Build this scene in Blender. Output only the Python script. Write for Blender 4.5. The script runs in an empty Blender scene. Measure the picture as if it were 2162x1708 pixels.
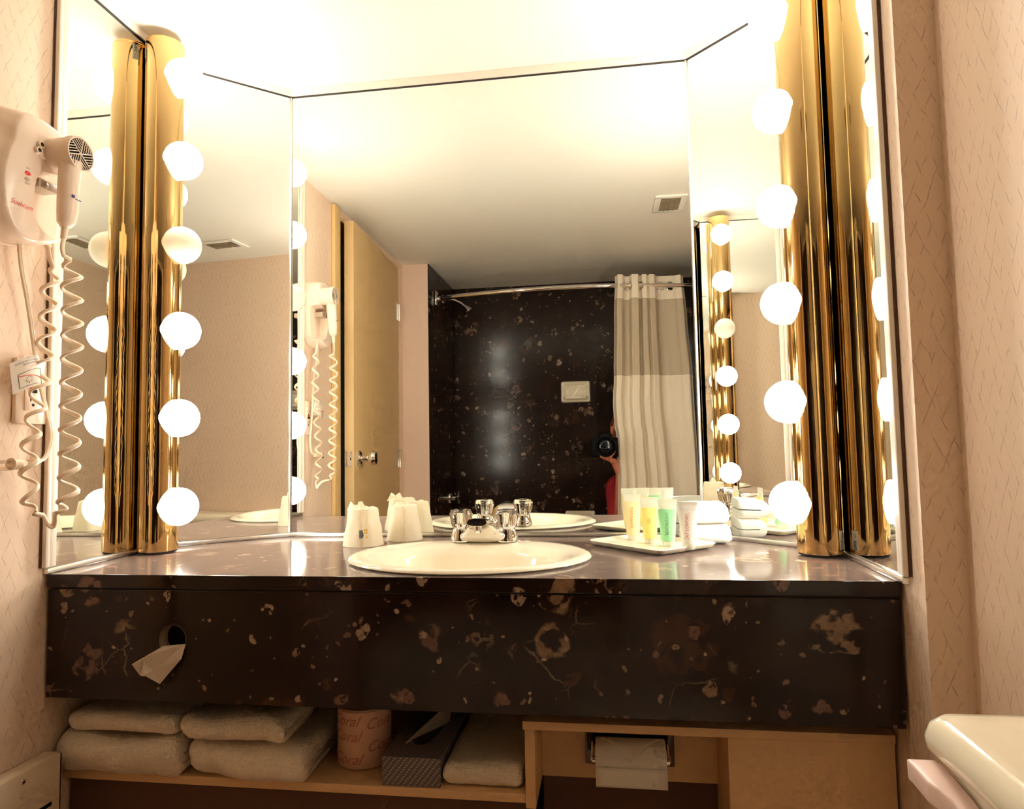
import bpy, bmesh, math, random
from mathutils import Vector, Matrix, noise
random.seed(7)
PI = math.pi
S = bpy.context.scene
COL = S.collection

# ------------------------------------------------------------------ camera, world, exposure
CZ = 1.0                                   # eye height of the lens above the floor
def cam_axes(yaw, pitch, roll):
    f = Vector((-math.sin(yaw)*math.cos(pitch), math.cos(yaw)*math.cos(pitch), math.sin(pitch)))
    r = Vector((math.cos(yaw), math.sin(yaw), 0)); u = r.cross(f)
    c, s = math.cos(roll), math.sin(roll)
    return c*r+s*u, -s*r+c*u, f
cd = bpy.data.cameras.new('camera'); cam = bpy.data.objects.new('camera', cd); COL.objects.link(cam)
r_, u_, f_ = cam_axes(0.1379, 0.0655, -0.0182)
cam.matrix_world = Matrix(((r_.x, u_.x, -f_.x, 0), (r_.y, u_.y, -f_.y, 0), (r_.z, u_.z, -f_.z, CZ), (0, 0, 0, 1)))
cd.sensor_width = 36.0; cd.sensor_fit = 'HORIZONTAL'; cd.lens = 1410.4*36.0/2162.0
cd.clip_start = 0.002; cd.clip_end = 30
S.camera = cam
w = bpy.data.worlds.new('world'); S.world = w; w.use_nodes = True
w.node_tree.nodes['Background'].inputs[0].default_value = (0.010, 0.008, 0.006, 1)
w.node_tree.nodes['Background'].inputs[1].default_value = 1.0
S.view_settings.view_transform = 'Standard'; S.view_settings.look = 'None'
S.view_settings.gamma = 1.0; S.view_settings.use_curve_mapping = False
S.view_settings.exposure = 0.0
BULB = 56.0                                # radiance of a lit bulb
BULB_COL = (1.0, 0.937, 0.84)
try:
    c = S.cycles
    c.use_denoising = True; c.use_light_tree = False
    c.max_bounces = 10; c.diffuse_bounces = 4; c.glossy_bounces = 6; c.transmission_bounces = 5
    c.use_adaptive_sampling = True; c.adaptive_threshold = 0.12; c.adaptive_min_samples = 10
    c.transparent_max_bounces = 8; c.blur_glossy = 1.0; c.sample_clamp_indirect = 6.0
    c.caustics_reflective = True; c.caustics_refractive = False
except Exception:
    pass

# ------------------------------------------------------------------ materials
class NT:
    def __init__(s, name):
        s.m = bpy.data.materials.new(name); s.m.use_nodes = True
        s.t = s.m.node_tree; s.b = s.t.nodes['Principled BSDF']; s.out = s.t.nodes['Material Output']
    def n(s, typ, **kw):
        nd = s.t.nodes.new(typ)
        for k, v in kw.items():
            if k.startswith('i_'):
                key = k[2:]; key = int(key) if key.isdigit() else key.replace('_', ' ')
                s.set(nd.inputs[key], v)
            else: setattr(nd, k, v)
        return nd
    def set(s, inp, v):
        if isinstance(v, bpy.types.NodeSocket): s.t.links.new(v, inp)
        elif isinstance(v, bpy.types.Node): s.t.links.new(v.outputs[0], inp)
        else:
            if isinstance(v, (tuple, list)) and len(v) == 3 and len(getattr(inp, 'default_value', ())) == 4: v = (*v, 1)
            inp.default_value = v
    def math(s, op, a, b=None, c=None, clamp=False):
        nd = s.t.nodes.new('ShaderNodeMath'); nd.operation = op; nd.use_clamp = clamp
        s.set(nd.inputs[0], a)
        if b is not None: s.set(nd.inputs[1], b)
        if c is not None: s.set(nd.inputs[2], c)
        return nd.outputs[0]
    def sstep(s, v, a, b):
        nd = s.t.nodes.new('ShaderNodeMapRange'); nd.interpolation_type = 'SMOOTHSTEP'
        s.set(nd.inputs[0], v); nd.inputs[1].default_value = a; nd.inputs[2].default_value = b
        return nd.outputs[0]
    def mix(s, fac, a, b):
        nd = s.t.nodes.new('ShaderNodeMix'); nd.data_type = 'RGBA'
        s.set(nd.inputs[0], fac); s.set(nd.inputs[6], a); s.set(nd.inputs[7], b)
        return nd.outputs[2]
    def P(s, **kw):
        for k, v in kw.items(): s.set(s.b.inputs[k.replace('_', ' ')], v)
    def bump(s, h, strength=0.2, dist=0.002):
        nd = s.t.nodes.new('ShaderNodeBump'); nd.inputs['Strength'].default_value = strength
        nd.inputs['Distance'].default_value = dist; s.set(nd.inputs['Height'], h)
        s.t.links.new(nd.outputs[0], s.b.inputs['Normal'])
    def obj(s): return s.n('ShaderNodeTexCoord').outputs['Object']
    def noise(s, scale, vec=None, detail=3, rough=0.5):
        nd = s.n('ShaderNodeTexNoise'); nd.inputs['Scale'].default_value = scale
        nd.inputs['Detail'].default_value = detail; nd.inputs['Roughness'].default_value = rough
        if vec is not None: s.set(nd.inputs['Vector'], vec)
        return nd

def srgb(r, g, b):
    f = lambda c: ((c/255+0.055)/1.055)**2.4 if c > 10 else c/255/12.92
    return (f(r), f(g), f(b))

def plain(name, col, rough=0.5, metal=0.0, var=0.06, vscale=25, bump=0.0, bscale=200, bdist=0.001, spec=0.5):
    t = NT(name); o = t.obj()
    nz = t.noise(vscale, o)
    f = t.math('MULTIPLY', t.math('SUBTRACT', nz.outputs[0], 0.5), 2.0)
    lo = tuple(c*(1-var) for c in col); hi = tuple(min(1, c*(1+var)) for c in col)
    t.P(Base_Color=t.mix(nz.outputs[0], lo, hi), Roughness=rough, Metallic=metal, Specular_IOR_Level=spec)
    if bump: t.bump(t.noise(bscale, o, 2), bump, bdist)
    return t.m

M = {}
def marble(name, gain=1.0, rough=0.1, sheen=0.38):
    t = NT(name); o = t.obj()
    d1 = t.noise(14, o, 4); d2 = t.noise(60, o, 2)
    va = t.n('ShaderNodeVectorMath', operation='SUBTRACT', i_0=d1.outputs[1], i_1=(0.5, 0.5, 0.5))
    vb = t.n('ShaderNodeVectorMath', operation='SCALE', i_0=va.outputs[0]); vb.inputs[3].default_value = 0.045
    vc = t.n('ShaderNodeVectorMath', operation='SUBTRACT', i_0=d2.outputs[1], i_1=(0.5, 0.5, 0.5))
    vd = t.n('ShaderNodeVectorMath', operation='SCALE', i_0=vc.outputs[0]); vd.inputs[3].default_value = 0.006
    v = t.n('ShaderNodeVectorMath', operation='ADD', i_0=o, i_1=vb.outputs[0])
    v = t.n('ShaderNodeVectorMath', operation='ADD', i_0=v.outputs[0], i_1=vd.outputs[0]).outputs[0]
    base = t.mix(t.noise(9, o, 5).outputs[0], (0.005, 0.003, 0.0023), (0.038, 0.019, 0.013))
    col = base
    def layer(col, scale, cut, rad, cols, breakup, bs):
        vo = t.n('ShaderNodeTexVoronoi', i_Vector=v); vo.inputs['Scale'].default_value = scale
        sp = t.n('ShaderNodeSeparateColor', i_0=vo.outputs['Color'])
        pick = t.math('GREATER_THAN', sp.outputs[0], cut)
        r = t.math('MULTIPLY', t.math('ADD', t.math('MULTIPLY', sp.outputs[2], 0.8), 0.2), rad)
        m = t.math('MULTIPLY', t.math('SUBTRACT', r, vo.outputs['Distance']), 14.0, clamp=True)
        m = t.math('MULTIPLY', m, pick)
        br = t.sstep(t.noise(bs, v, 3).outputs[0], breakup, breakup+0.10)
        m = t.math('MULTIPLY', m, br)
        rp = t.n('ShaderNodeValToRGB', i_0=sp.outputs[1]); rp.color_ramp.interpolation = 'CONSTANT'
        while len(rp.color_ramp.elements) < len(cols): rp.color_ramp.elements.new(0.5)
        for i, e in enumerate(rp.color_ramp.elements):
            e.position = i/len(cols); e.color = (*[x*gain for x in cols[i]], 1)
        shade = t.mix(t.noise(bs*1.7, v, 3).outputs[0], (0.35, 0.3, 0.28), (1.3, 1.3, 1.3))
        cc = t.n('ShaderNodeMix', data_type='RGBA', blend_type='MULTIPLY'); cc.inputs[0].default_value = 1
        t.set(cc.inputs[6], rp.outputs[0]); t.set(cc.inputs[7], shade)
        return t.mix(m, col, cc.outputs[2])
    tan, pink, grey, brown, white = (0.30, 0.19, 0.115), (0.20, 0.108, 0.080), (0.13, 0.10, 0.07), (0.07, 0.032, 0.018), (0.46, 0.33, 0.24)
    col = layer(col, 7.5, 0.72, 0.62, [brown, (0.035, 0.02, 0.012), (0.05, 0.03, 0.02), brown], 0.40, 20)
    # veins
    ve = t.n('ShaderNodeTexVoronoi', feature='DISTANCE_TO_EDGE', i_Vector=v); ve.inputs['Scale'].default_value = 11
    vm = t.math('MULTIPLY', t.math('LESS_THAN', ve.outputs['Distance'], 0.010), t.sstep(t.noise(7, o, 2).outputs[0], 0.60, 0.68))
    col = t.mix(t.math('MULTIPLY', vm, 0.75), col, (0.20*gain, 0.13*gain, 0.085*gain))
    col = layer(col, 15, 0.66, 0.56, [tan, pink, grey, brown, tan, grey], 0.45, 42)
    col = layer(col, 38, 0.85, 0.60, [tan, pink, white, brown, pink, tan], 0.40, 90)
    col = layer(col, 90, 0.925, 0.48, [tan, pink, white, tan], 0.3, 160)
    t.P(Base_Color=col, Roughness=rough, Specular_IOR_Level=0.28, Sheen_Weight=sheen, Sheen_Roughness=0.35, Sheen_Tint=(1.0, 0.76, 0.64))  # pink sheen paints in the bright veil of bulb light on the counter
    return t.m

def wallpaper(name, axis):
    """peach vinyl paper with a dashed diagonal trellis; axis = the horizontal axis that runs along the wall"""
    t = NT(name); o = t.obj()
    sp = t.n('ShaderNodeSeparateXYZ', i_0=o)
    h = t.math('ADD', sp.outputs[0], sp.outputs[1]); z = sp.outputs[2]
    wob = t.noise(22, o, 2)
    wv = t.math('MULTIPLY', t.math('SUBTRACT', wob.outputs[0], 0.5), 0.012)
    tot = None
    for k, sg in enumerate((1, -1)):
        u = t.math('ADD', t.math('ADD', h, t.math('MULTIPLY', z, 0.42*sg)), wv)
        a = t.math('MULTIPLY', u, 44.0)
        fr = t.math('ABSOLUTE', t.math('SUBTRACT', t.math('FRACT', a), 0.5))
        line = t.math('SUBTRACT', 1.0, t.sstep(fr, 0.015, 0.05))
        cv = t.n('ShaderNodeCombineXYZ', i_0=t.math('MULTIPLY', u, 300.0), i_1=t.math('MULTIPLY', z, 55.0), i_2=float(k*7))
        dash = t.sstep(t.noise(1.0, cv.outputs[0], 1).outputs[0], 0.45, 0.62)
        l = t.math('MULTIPLY', line, dash)
        tot = l if tot is None else t.math('MAXIMUM', tot, l)
    cv = t.n('ShaderNodeCombineXYZ', i_0=t.math('MULTIPLY', h, 520.0), i_1=t.math('MULTIPLY', z, 90.0))
    gr = t.sstep(t.noise(1.0, cv.outputs[0], 2).outputs[0], 0.60, 0.78)
    base = t.mix(t.noise(5, o, 2).outputs[0], srgb(227, 199, 173), srgb(233, 206, 181))
    col = t.mix(t.math('MULTIPLY', gr, 0.16), base, srgb(150, 104, 80))
    col = t.mix(t.math('MULTIPLY', tot, 0.40), col, srgb(120, 78, 58))
    t.P(Base_Color=col, Roughness=0.55, Specular_IOR_Level=0.35)
    t.bump(t.math('ADD', t.math('MULTIPLY', tot, -1.0), gr), 0.12, 0.001)
    return t.m

def emit_bulb():
    t = NT('bulb_lit'); t.P(Base_Color=(0.9, 0.9, 0.88), Roughness=0.25)
    t.set(t.b.inputs['Emission Color'], (*BULB_COL, 1)); t.set(t.b.inputs['Emission Strength'], BULB)
    return t.m

def translucent(name, col, trans=0.4, rough=0.4, alpha=1.0):
    t = NT(name)
    t.P(Base_Color=col, Roughness=rough)
    tr = t.n('ShaderNodeBsdfTranslucent'); tr.inputs[0].default_value = (*col, 1)
    mx = t.n('ShaderNodeMixShader', i_0=trans); t.set(mx.inputs[1], t.b.outputs[0]); t.set(mx.inputs[2], tr.outputs[0])
    last = mx.outputs[0]
    if alpha < 1:
        tp = t.n('ShaderNodeBsdfTransparent')
        m2 = t.n('ShaderNodeMixShader', i_0=alpha); t.set(m2.inputs[1], tp.outputs[0]); t.set(m2.inputs[2], last); last = m2.outputs[0]
    t.t.links.new(last, t.out.inputs['Surface'])
    return t.m

def glassy(name, col, rough=0.03, ior=1.49):
    t = NT(name); t.P(Base_Color=col, Roughness=rough, IOR=ior, Transmission_Weight=1.0); return t.m

M['mirror'] = plain('mirror_silver', (0.93, 0.945, 0.90), 0.0, 1.0, var=0.0)
M['marble'] = marble('dark_marble'); M['marble_wall'] = marble('dark_marble_wall', 0.8, 0.16, 0.0)
M['paper_y'] = wallpaper('wallpaper_side', 1); M['paper_x'] = wallpaper('wallpaper_front', 0)
M['paint'] = plain('wall_paint', srgb(230, 200, 178), 0.6, var=0.03)
M['ceiling'] = plain('ceiling_paint', srgb(238, 234, 222), 0.7, var=0.015, vscale=4, bump=0.05, bscale=300)
M['brass'] = plain('polished_brass', (0.68, 0.46, 0.20), 0.06, 1.0, var=0.08, vscale=9)
M['chrome'] = plain('chrome', (0.85, 0.83, 0.80), 0.06, 1.0, var=0.02)
M['alu'] = plain('mirror_trim_metal', (0.86, 0.83, 0.78), 0.28, 1.0, var=0.03)
M['trimwhite'] = plain('trim_white', srgb(235, 222, 205), 0.35, var=0.03)
M['gap'] = plain('dark_gap', (0.02, 0.014, 0.01), 0.8)
M['porcelain'] = plain('porcelain', srgb(240, 228, 202), 0.09, var=0.01)
M['tan'] = plain('laminate_tan', srgb(226, 184, 136), 0.45, var=0.05, vscale=60, bump=0.03)
M['door'] = plain('door_paint', srgb(204, 170, 118), 0.5, var=0.04)
M['casing'] = plain('casing_paint', srgb(214, 178, 120), 0.45, var=0.04)
M['towel'] = plain('white_terry', srgb(250, 230, 206), 0.95, var=0.10, vscale=160, bump=0.9, bscale=420, bdist=0.004, spec=0.1)
M['cloth'] = plain('white_cotton', srgb(244, 240, 230), 0.9, var=0.05, vscale=120, bump=0.6, bscale=300, bdist=0.002, spec=0.1)
M['plastic'] = plain('ivory_plastic', srgb(238, 214, 192), 0.22, var=0.015)
M['plastic_grey'] = plain('grey_plastic', srgb(170, 150, 128), 0.35, var=0.05)
M['cord'] = plain('cream_cord', srgb(236, 212, 184), 0.35, var=0.03)
M['black'] = plain('black_plastic', (0.004, 0.004, 0.004), 0.6, var=0.1, spec=0.12)
M['dark'] = plain('painted_dark', (0.012, 0.008, 0.006), 0.8)
M['under'] = plain('under_counter_brown', srgb(88, 58, 40), 0.8, var=0.1)
M['red'] = plain('red_button', (0.62, 0.02, 0.03), 0.25)
M['redink'] = plain('red_ink', (0.75, 0.09, 0.05), 0.6)
M['blackink'] = plain('black_ink', (0.03, 0.025, 0.02), 0.6)
M['greyink'] = plain('grey_ink', (0.16, 0.17, 0.16), 0.6)
M['orangeink'] = plain('orange_ink', srgb(238, 140, 60), 0.6)
M['blueink'] = plain('blue_ink', (0.03, 0.03, 0.18), 0.6)
M['paper'] = translucent('white_paper', srgb(244, 236, 222), 0.25, 0.7)
M['tissue'] = translucent('tissue_paper', srgb(242, 226, 208), 0.35, 0.9)
M['cup'] = translucent('cup_wrap', srgb(252, 242, 220), 0.45, 0.45)
t = NT('bulb_opal'); t.P(Base_Color=srgb(246, 242, 226), Roughness=0.12, Subsurface_Weight=1.0, Subsurface_Radius=(0.05, 0.045, 0.04), Subsurface_Scale=1.0); M['bulb_off'] = t.m
M['bulb_on'] = emit_bulb()
M['crystal'] = glassy('clear_acrylic', (0.98, 0.96, 0.93))
M['vinyl'] = translucent('curtain_cotton', srgb(247, 234, 212), 0.12, 0.8)
M['sheer'] = translucent('curtain_sheer', srgb(226, 208, 180), 0.15, 0.8, alpha=0.80)
M['heater'] = plain('heater_enamel', srgb(226, 202, 172), 0.4, var=0.03)
M['lever'] = plain('lever_plastic', srgb(240, 208, 196), 0.3, var=0.02)
M['skin'] = plain('skin', srgb(206, 130, 100), 0.5, var=0.06)
M['shirt'] = plain('red_cotton', (0.30, 0.006, 0.010), 0.85, var=0.15, vscale=60)
M['trouser'] = plain('dark_denim', (0.02, 0.022, 0.035), 0.9, var=0.15, vscale=60)
M['hair'] = plain('auburn_hair', (0.16, 0.035, 0.010), 0.5, var=0.3, vscale=80)
M['strap'] = plain('coral_strap', srgb(214, 110, 92), 0.7)
M['lensglass'] = plain('lens_glass', (0.01, 0.012, 0.016), 0.04, var=0.0)
M['tile'] = plain('floor_tile', srgb(216, 172, 134), 0.4, var=0.1)
M['t_cream'] = translucent('tube_cream', srgb(244, 236, 196), 0.45, 0.25)
M['t_clear'] = translucent('tube_clear', srgb(240, 240, 226), 0.5, 0.2, alpha=0.75)
M['t_yellow'] = translucent('tube_yellow', srgb(248, 238, 165), 0.45, 0.2)
M['t_green'] = translucent('tube_green', srgb(184, 232, 190), 0.45, 0.2)
M['t_white'] = translucent('tube_white', srgb(244, 240, 232), 0.4, 0.3)
def dotted(name):
    t = NT(name); o = t.obj(); sp = t.n('ShaderNodeSeparateXYZ', i_0=o)
    x = sp.outputs[0]; y = t.math('ADD', sp.outputs[1], sp.outputs[2])
    a = t.math('FRACT', t.math('MULTIPLY', t.math('ADD', x, t.math('MULTIPLY', y, -0.8)), 105.0))
    b = t.math('FRACT', t.math('MULTIPLY', t.math('ADD', y, t.math('MULTIPLY', x, 0.45)), 190.0))
    st = t.math('LESS_THAN', t.math('ABSOLUTE', t.math('SUBTRACT', a, 0.5)), 0.16)
    dt = t.math('LESS_THAN', t.math('ABSOLUTE', t.math('SUBTRACT', b, 0.5)), 0.22)
    wd = t.math('LESS_THAN', t.math('ABSOLUTE', t.math('SUBTRACT', a, 0.5)), 0.33)
    col = t.mix(t.math('MULTIPLY', wd, 0.5), srgb(100, 90, 90), srgb(122, 111, 109))
    col = t.mix(t.math('MULTIPLY', st, dt), col, srgb(186, 172, 166))
    t.P(Base_Color=col, Roughness=0.5); return t.m
M['dotted'] = dotted('grey_dotted_card')

# ------------------------------------------------------------------ mesh helpers
def B(): return bmesh.new()
def box(bm, x0, x1, y0, y1, z0, z1):
    v = [bm.verts.new(p) for p in ((x0,y0,z0),(x1,y0,z0),(x1,y1,z0),(x0,y1,z0),(x0,y0,z1),(x1,y0,z1),(x1,y1,z1),(x0,y1,z1))]
    for f in ((3,2,1,0),(4,5,6,7),(0,1,5,4),(1,2,6,5),(2,3,7,6),(3,0,4,7)): bm.faces.new([v[i] for i in f])
    return bm
def loft(bm, rings, close=True, cap0=True, cap1=True):
    R = [[bm.verts.new(p) for p in r] for r in rings]; n = len(R[0])
    for a, b in zip(R, R[1:]):
        for i in range(n if close else n-1):
            j = (i+1) % n
            bm.faces.new((a[i], a[j], b[j], b[i]))
    if cap0: bm.faces.new(R[0][::-1])
    if cap1: bm.faces.new(R[-1])
    return bm
def frame(d):
    d = Vector(d).normalized(); a = Vector((0,0,1)) if abs(d.z) < 0.9 else Vector((1,0,0))
    u = a.cross(d).normalized(); return u, d.cross(u)
def cyl(bm, p0, p1, r0, r1=None, n=24, cap=True):
    p0, p1 = Vector(p0), Vector(p1); r1 = r0 if r1 is None else r1
    u, v = frame(p1-p0)
    ring = lambda p, r: [p+u*(r*math.cos(2*PI*i/n))+v*(r*math.sin(2*PI*i/n)) for i in range(n)]
    return loft(bm, [ring(p0, r0), ring(p1, r1)], True, cap, cap)
def lathe(bm, prof, c, d=(0,0,1), n=32, cap0=True, cap1=True):
    """prof = (radius, height along d)"""
    c = Vector(c); d = Vector(d).normalized(); u, v = frame(d)
    rings = [[c+d*h+u*(max(r,1e-5)*math.cos(2*PI*i/n))+v*(max(r,1e-5)*math.sin(2*PI*i/n)) for i in range(n)] for r, h in prof]
    return loft(bm, rings, True, cap0, cap1)
def sph(bm, c, r, n=24, m=14, sc=(1,1,1)):
    c = Vector(c)
    prof = [(math.sin(PI*k/m), -math.cos(PI*k/m)) for k in range(m+1)]
    rings = [[c+Vector((r*sc[0]*max(a,1e-4)*math.cos(2*PI*i/n), r*sc[1]*max(a,1e-4)*math.sin(2*PI*i/n), r*sc[2]*h)) for i in range(n)] for a, h in prof]
    return loft(bm, rings)
def tube(bm, pts, r, n=8, flat=1.0):
    pts = [Vector(p) for p in pts]; rr = r if isinstance(r, (list, tuple)) else [r]*len(pts)
    t0 = (pts[1]-pts[0]).normalized(); u, v = frame(t0); rings = []
    for i, p in enumerate(pts):
        t = (pts[min(i+1, len(pts)-1)]-pts[max(i-1, 0)])
        if t.length < 1e-9: t = t0
        t = t.normalized(); u = (u - t*u.dot(t)); u = u.normalized() if u.length > 1e-6 else frame(t)[0]; v = t.cross(u)
        rings.append([p+u*(rr[i]*math.cos(2*PI*k/n))+v*(rr[i]*flat*math.sin(2*PI*k/n)) for k in range(n)])
    return loft(bm, rings)
def prism(bm, poly, z0, z1):
    return loft(bm, [[(x, y, z0) for x, y in poly], [(x, y, z1) for x, y in poly]])
def smooth_path(pts, per=8):
    P = [Vector(p) for p in pts]; P = [P[0]*2-P[1]]+P+[P[-1]*2-P[-2]]; out = []
    for i in range(1, len(P)-2):
        a, b, c, d = P[i-1:i+3]
        for k in range(per):
            t = k/per
            out.append(0.5*((2*b)+(c-a)*t+(2*a-5*b+4*c-d)*t*t+(3*b-a-3*c+d)*t**3))
    out.append(P[-2]); return out
def torus(bm, c, d, R, r, n=24, m=8):
    c = Vector(c); u, v = frame(d); d = Vector(d).normalized(); rs = []
    for i in range(n):
        a = 2*PI*i/n; e = u*math.cos(a)+v*math.sin(a)
        rs.append([bm.verts.new(c+e*(R+r*math.cos(2*PI*k/m))+d*(r*math.sin(2*PI*k/m))) for k in range(m)])
    for i in range(n):
        for k in range(m):
            bm.faces.new((rs[i][k], rs[(i+1)%n][k], rs[(i+1)%n][(k+1)%m], rs[i][(k+1)%m]))
    return bm
def bevel(bm, w, seg=2, ang=30):
    bmesh.ops.remove_doubles(bm, verts=bm.verts, dist=1e-6)
    bm.normal_update()
    e = [x for x in bm.edges if len(x.link_faces) == 2 and x.calc_face_angle(0) > math.radians(ang)]
    bmesh.ops.bevel(bm, geom=e, offset=w, segments=seg, affect='EDGES', profile=0.5, clamp_overlap=True)
    return bm

def props(o, label=None, cat=None, group=None, kind=None):
    for k, v in (('label', label), ('category', cat), ('group', group), ('kind', kind)):
        if v: o[k] = v
    return o
def link_mesh(name, me, mat, parent=None):
    o = bpy.data.objects.new(name, me); COL.objects.link(o)
    if mat is not None: me.materials.clear(); me.materials.append(M[mat] if isinstance(mat, str) else mat)
    if parent is not None:
        base = Vector((0,0,0)); q = parent
        while q is not None: base += q.location; q = q.parent
        me.transform(Matrix.Translation(-base)); o.parent = parent
    return o
def make(name, bm, mat, parent=None, label=None, cat=None, group=None, kind=None, smooth=True, ang=38):
    bmesh.ops.remove_doubles(bm, verts=bm.verts, dist=1e-6)
    bmesh.ops.recalc_face_normals(bm, faces=bm.faces)
    me = bpy.data.meshes.new(name); bm.to_mesh(me); bm.free()
    if smooth:
        me.polygons.foreach_set('use_smooth', [True]*len(me.polygons)); me.set_sharp_from_angle(angle=math.radians(ang))
    return props(link_mesh(name, me, mat, parent), label, cat, group, kind)
def thing(name, loc, label, cat, group=None, kind=None):
    o = bpy.data.objects.new(name, None); o.empty_display_size = 0.05; o.location = loc; COL.objects.link(o)
    return props(o, label, cat, group, kind)
def modify(o, kind, **kw):
    """evaluate one modifier into the mesh"""
    m = o.modifiers.new('m', kind)
    for k, v in kw.items(): setattr(m, k, v)
    dg = bpy.context.evaluated_depsgraph_get(); dg.update()
    me = bpy.data.meshes.new_from_object(o.evaluated_get(dg)); o.modifiers.clear()
    old = o.data; nm = old.name; o.data = me; bpy.data.meshes.remove(old); me.name = nm
    return o
def cut(o, bms, ang=38):
    """boolean-subtract closed bmeshes (in the coordinates of o)"""
    for bm in bms:
        bmesh.ops.recalc_face_normals(bm, faces=bm.faces)
        me = bpy.data.meshes.new('cutter'); bm.to_mesh(me); bm.free()
        c = bpy.data.objects.new('cutter', me); COL.objects.link(c)
        if o.parent is not None: c.matrix_world = o.matrix_world.copy() if False else Matrix.Identity(4)
        modify(o, 'BOOLEAN', operation='DIFFERENCE', object=c, solver='EXACT')
        bpy.data.objects.remove(c); bpy.data.meshes.remove(me)
    me = o.data; me.polygons.foreach_set('use_smooth', [True]*len(me.polygons)); me.set_sharp_from_angle(angle=math.radians(ang))
    return o
def text(name, s, size, org, right, up, mat, parent, fn=None, align='CENTER', shear=0.0, sx=1.0):
    cu = bpy.data.curves.new('txt', 'FONT'); cu.body = s; cu.size = size; cu.align_x = align; cu.align_y = 'CENTER'; cu.shear = shear
    cu.resolution_u = 3
    t = bpy.data.objects.new('txt', cu); COL.objects.link(t)
    dg = bpy.context.evaluated_depsgraph_get(); dg.update()
    me = bpy.data.meshes.new_from_object(t.evaluated_get(dg)); bpy.data.objects.remove(t); bpy.data.curves.remove(cu)
    org, right, up = Vector(org), Vector(right).normalized(), Vector(up).normalized()
    for v in me.vertices:
        v.co = fn(v.co.x*sx, v.co.y) if fn else org+right*(v.co.x*sx)+up*v.co.y
    me.name = name
    return link_mesh(name, me, mat, parent)

# ------------------------------------------------------------------ dimensions (metres; mirror behind the sink at Y = D)
D = 1.54; XL, XR = -0.9665, 0.4185; ZC = CZ-0.2029; CEIL = CZ+0.911; MTOP = CZ+0.891
BL, BR = -0.76, 0.2076; YPL, YPR = 1.3546, 1.3283; YF = 1.0516
XW = 0.478                                   # room wall on the right
YB = -0.60; YT = -0.06; XT = -0.838          # tub back wall, tub front line, tub left end

# ------------------------------------------------------------------ the room
make('floor', box(B(), -1.9, 0.6, -0.8, 1.7, -0.05, 0), 'tile', label='brown tiled bathroom floor', cat='floor', kind='structure')
make('ceiling', box(B(), -1.9, 0.6, -0.8, 1.7, CEIL, CEIL+0.05), 'ceiling', label='cream painted bathroom ceiling', cat='ceiling', kind='structure')
DY0, DY1, DTOP = 0.005, 0.752, CZ+0.874
bm = B(); box(bm, XL-0.11, XL-0.004, DY1, 1.66, 0, CEIL); box(bm, XL-0.11, XL-0.004, YT-0.6, DY0, 0, CEIL); box(bm, XL-0.11, XL-0.004, DY0, DY1, DTOP, CEIL)
make('wall_left', bm, 'paper_y', label='peach patterned wallpaper on the wall with the hair dryer', cat='wall', kind='structure')
make('wall_back', box(B(), XL-0.004, XW, D+0.012, D+0.12, 0, CEIL), 'under', label='plain brown wall behind the mirrors and vanity', cat='wall', kind='structure')
# short return wall right of the vanity, then the room wall on the right
make('wall_front', box(B(), XR+0.004, XW+0.1, 0.985, D+0.012, 0, CEIL), 'paper_x', label='narrow wallpapered return wall at the right end of the vanity', cat='wall', kind='structure')
make('wall_right', box(B(), XW, XW+0.1, YT, 0.985, 0, CEIL), 'paper_y', label='peach patterned wallpaper on the wall behind the toilet tank', cat='wall', kind='structure')
make('wall_return', box(B(), XL-0.004, XT-0.004, YT-0.09, YT, 0, CEIL), 'paint', label='plain peach wall strip between the door and the tub', cat='wall', kind='structure')
make('wall_tub_end', box(B(), XT-0.06, XT, YB, YT-0.001, 0, CEIL), 'marble_wall', label='dark marble wall at the shower head end of the tub', cat='wall', kind='structure')
make('wall_tub_back', box(B(), XT-0.06, XW+0.1, YB-0.06, YB, 0, CEIL), 'marble_wall', label='dark speckled marble wall along the back of the tub', cat='wall', kind='structure')
make('wall_tub_right', box(B(), XW, XW+0.06, YB, YT, 0, CEIL), 'marble_wall', label='dark marble wall at the curtain end of the tub', cat='wall', kind='structure')
make('wall_hall', box(B(), XL-0.9, XL-0.85, -0.6, 1.6, 0, CEIL), 'dark', label='unlit hallway wall behind the door gap', cat='wall', kind='structure')  # darkness of the hall is put into this wall's near-black colour

# door, ajar, hinged at the tub side
dr = thing('door_1', (XL, 0.03, 0), 'tan door standing slightly ajar with a chrome knob', 'door', kind='structure')
hx, hy = XL+0.002, 0.030; ang = math.atan2(0.046, 0.69); L = 0.688; th = 0.036
dv = Vector((math.sin(ang), math.cos(ang), 0)); nv = Vector((math.cos(ang), -math.sin(ang), 0))
h0 = Vector((hx, hy, 0.012))
def slab(bm, a, b, t, z0, z1):
    a, b = Vector(a), Vector(b)
    pts = [a, b, b-nv*t, a-nv*t]
    return loft(bm, [[(p.x, p.y, z0) for p in pts], [(p.x, p.y, z1) for p in pts]])
make('door_leaf', bevel(slab(B(), h0, h0+dv*L, th, 0.012, CZ+0.868), 0.0015), 'door', dr)
pl = h0+dv*(L-0.0)-nv*(th/2)
bm = B(); e = pl+dv*0.0006
for zz, ww, hh in ((CZ-0.028, 0.0115, 0.028),):
    loft(bm, [[e+nv*sx*ww+Vector((0,0,zz-0.012+sz*hh)) for sx, sz in ((-1,-1),(1,-1),(1,1),(-1,1))], [e+dv*0.0014+nv*sx*ww+Vector((0,0,zz-0.012+sz*hh)) for sx, sz in ((-1,-1),(1,-1),(1,1),(-1,1))]])
lp = make('latch_plate', bm, 'chrome', dr)
make('latch_bolt', cyl(B(), e+Vector((0,0,CZ-0.040)), e+dv*0.009+Vector((0,0,CZ-0.040)), 0.006), 'chrome', lp)
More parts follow.
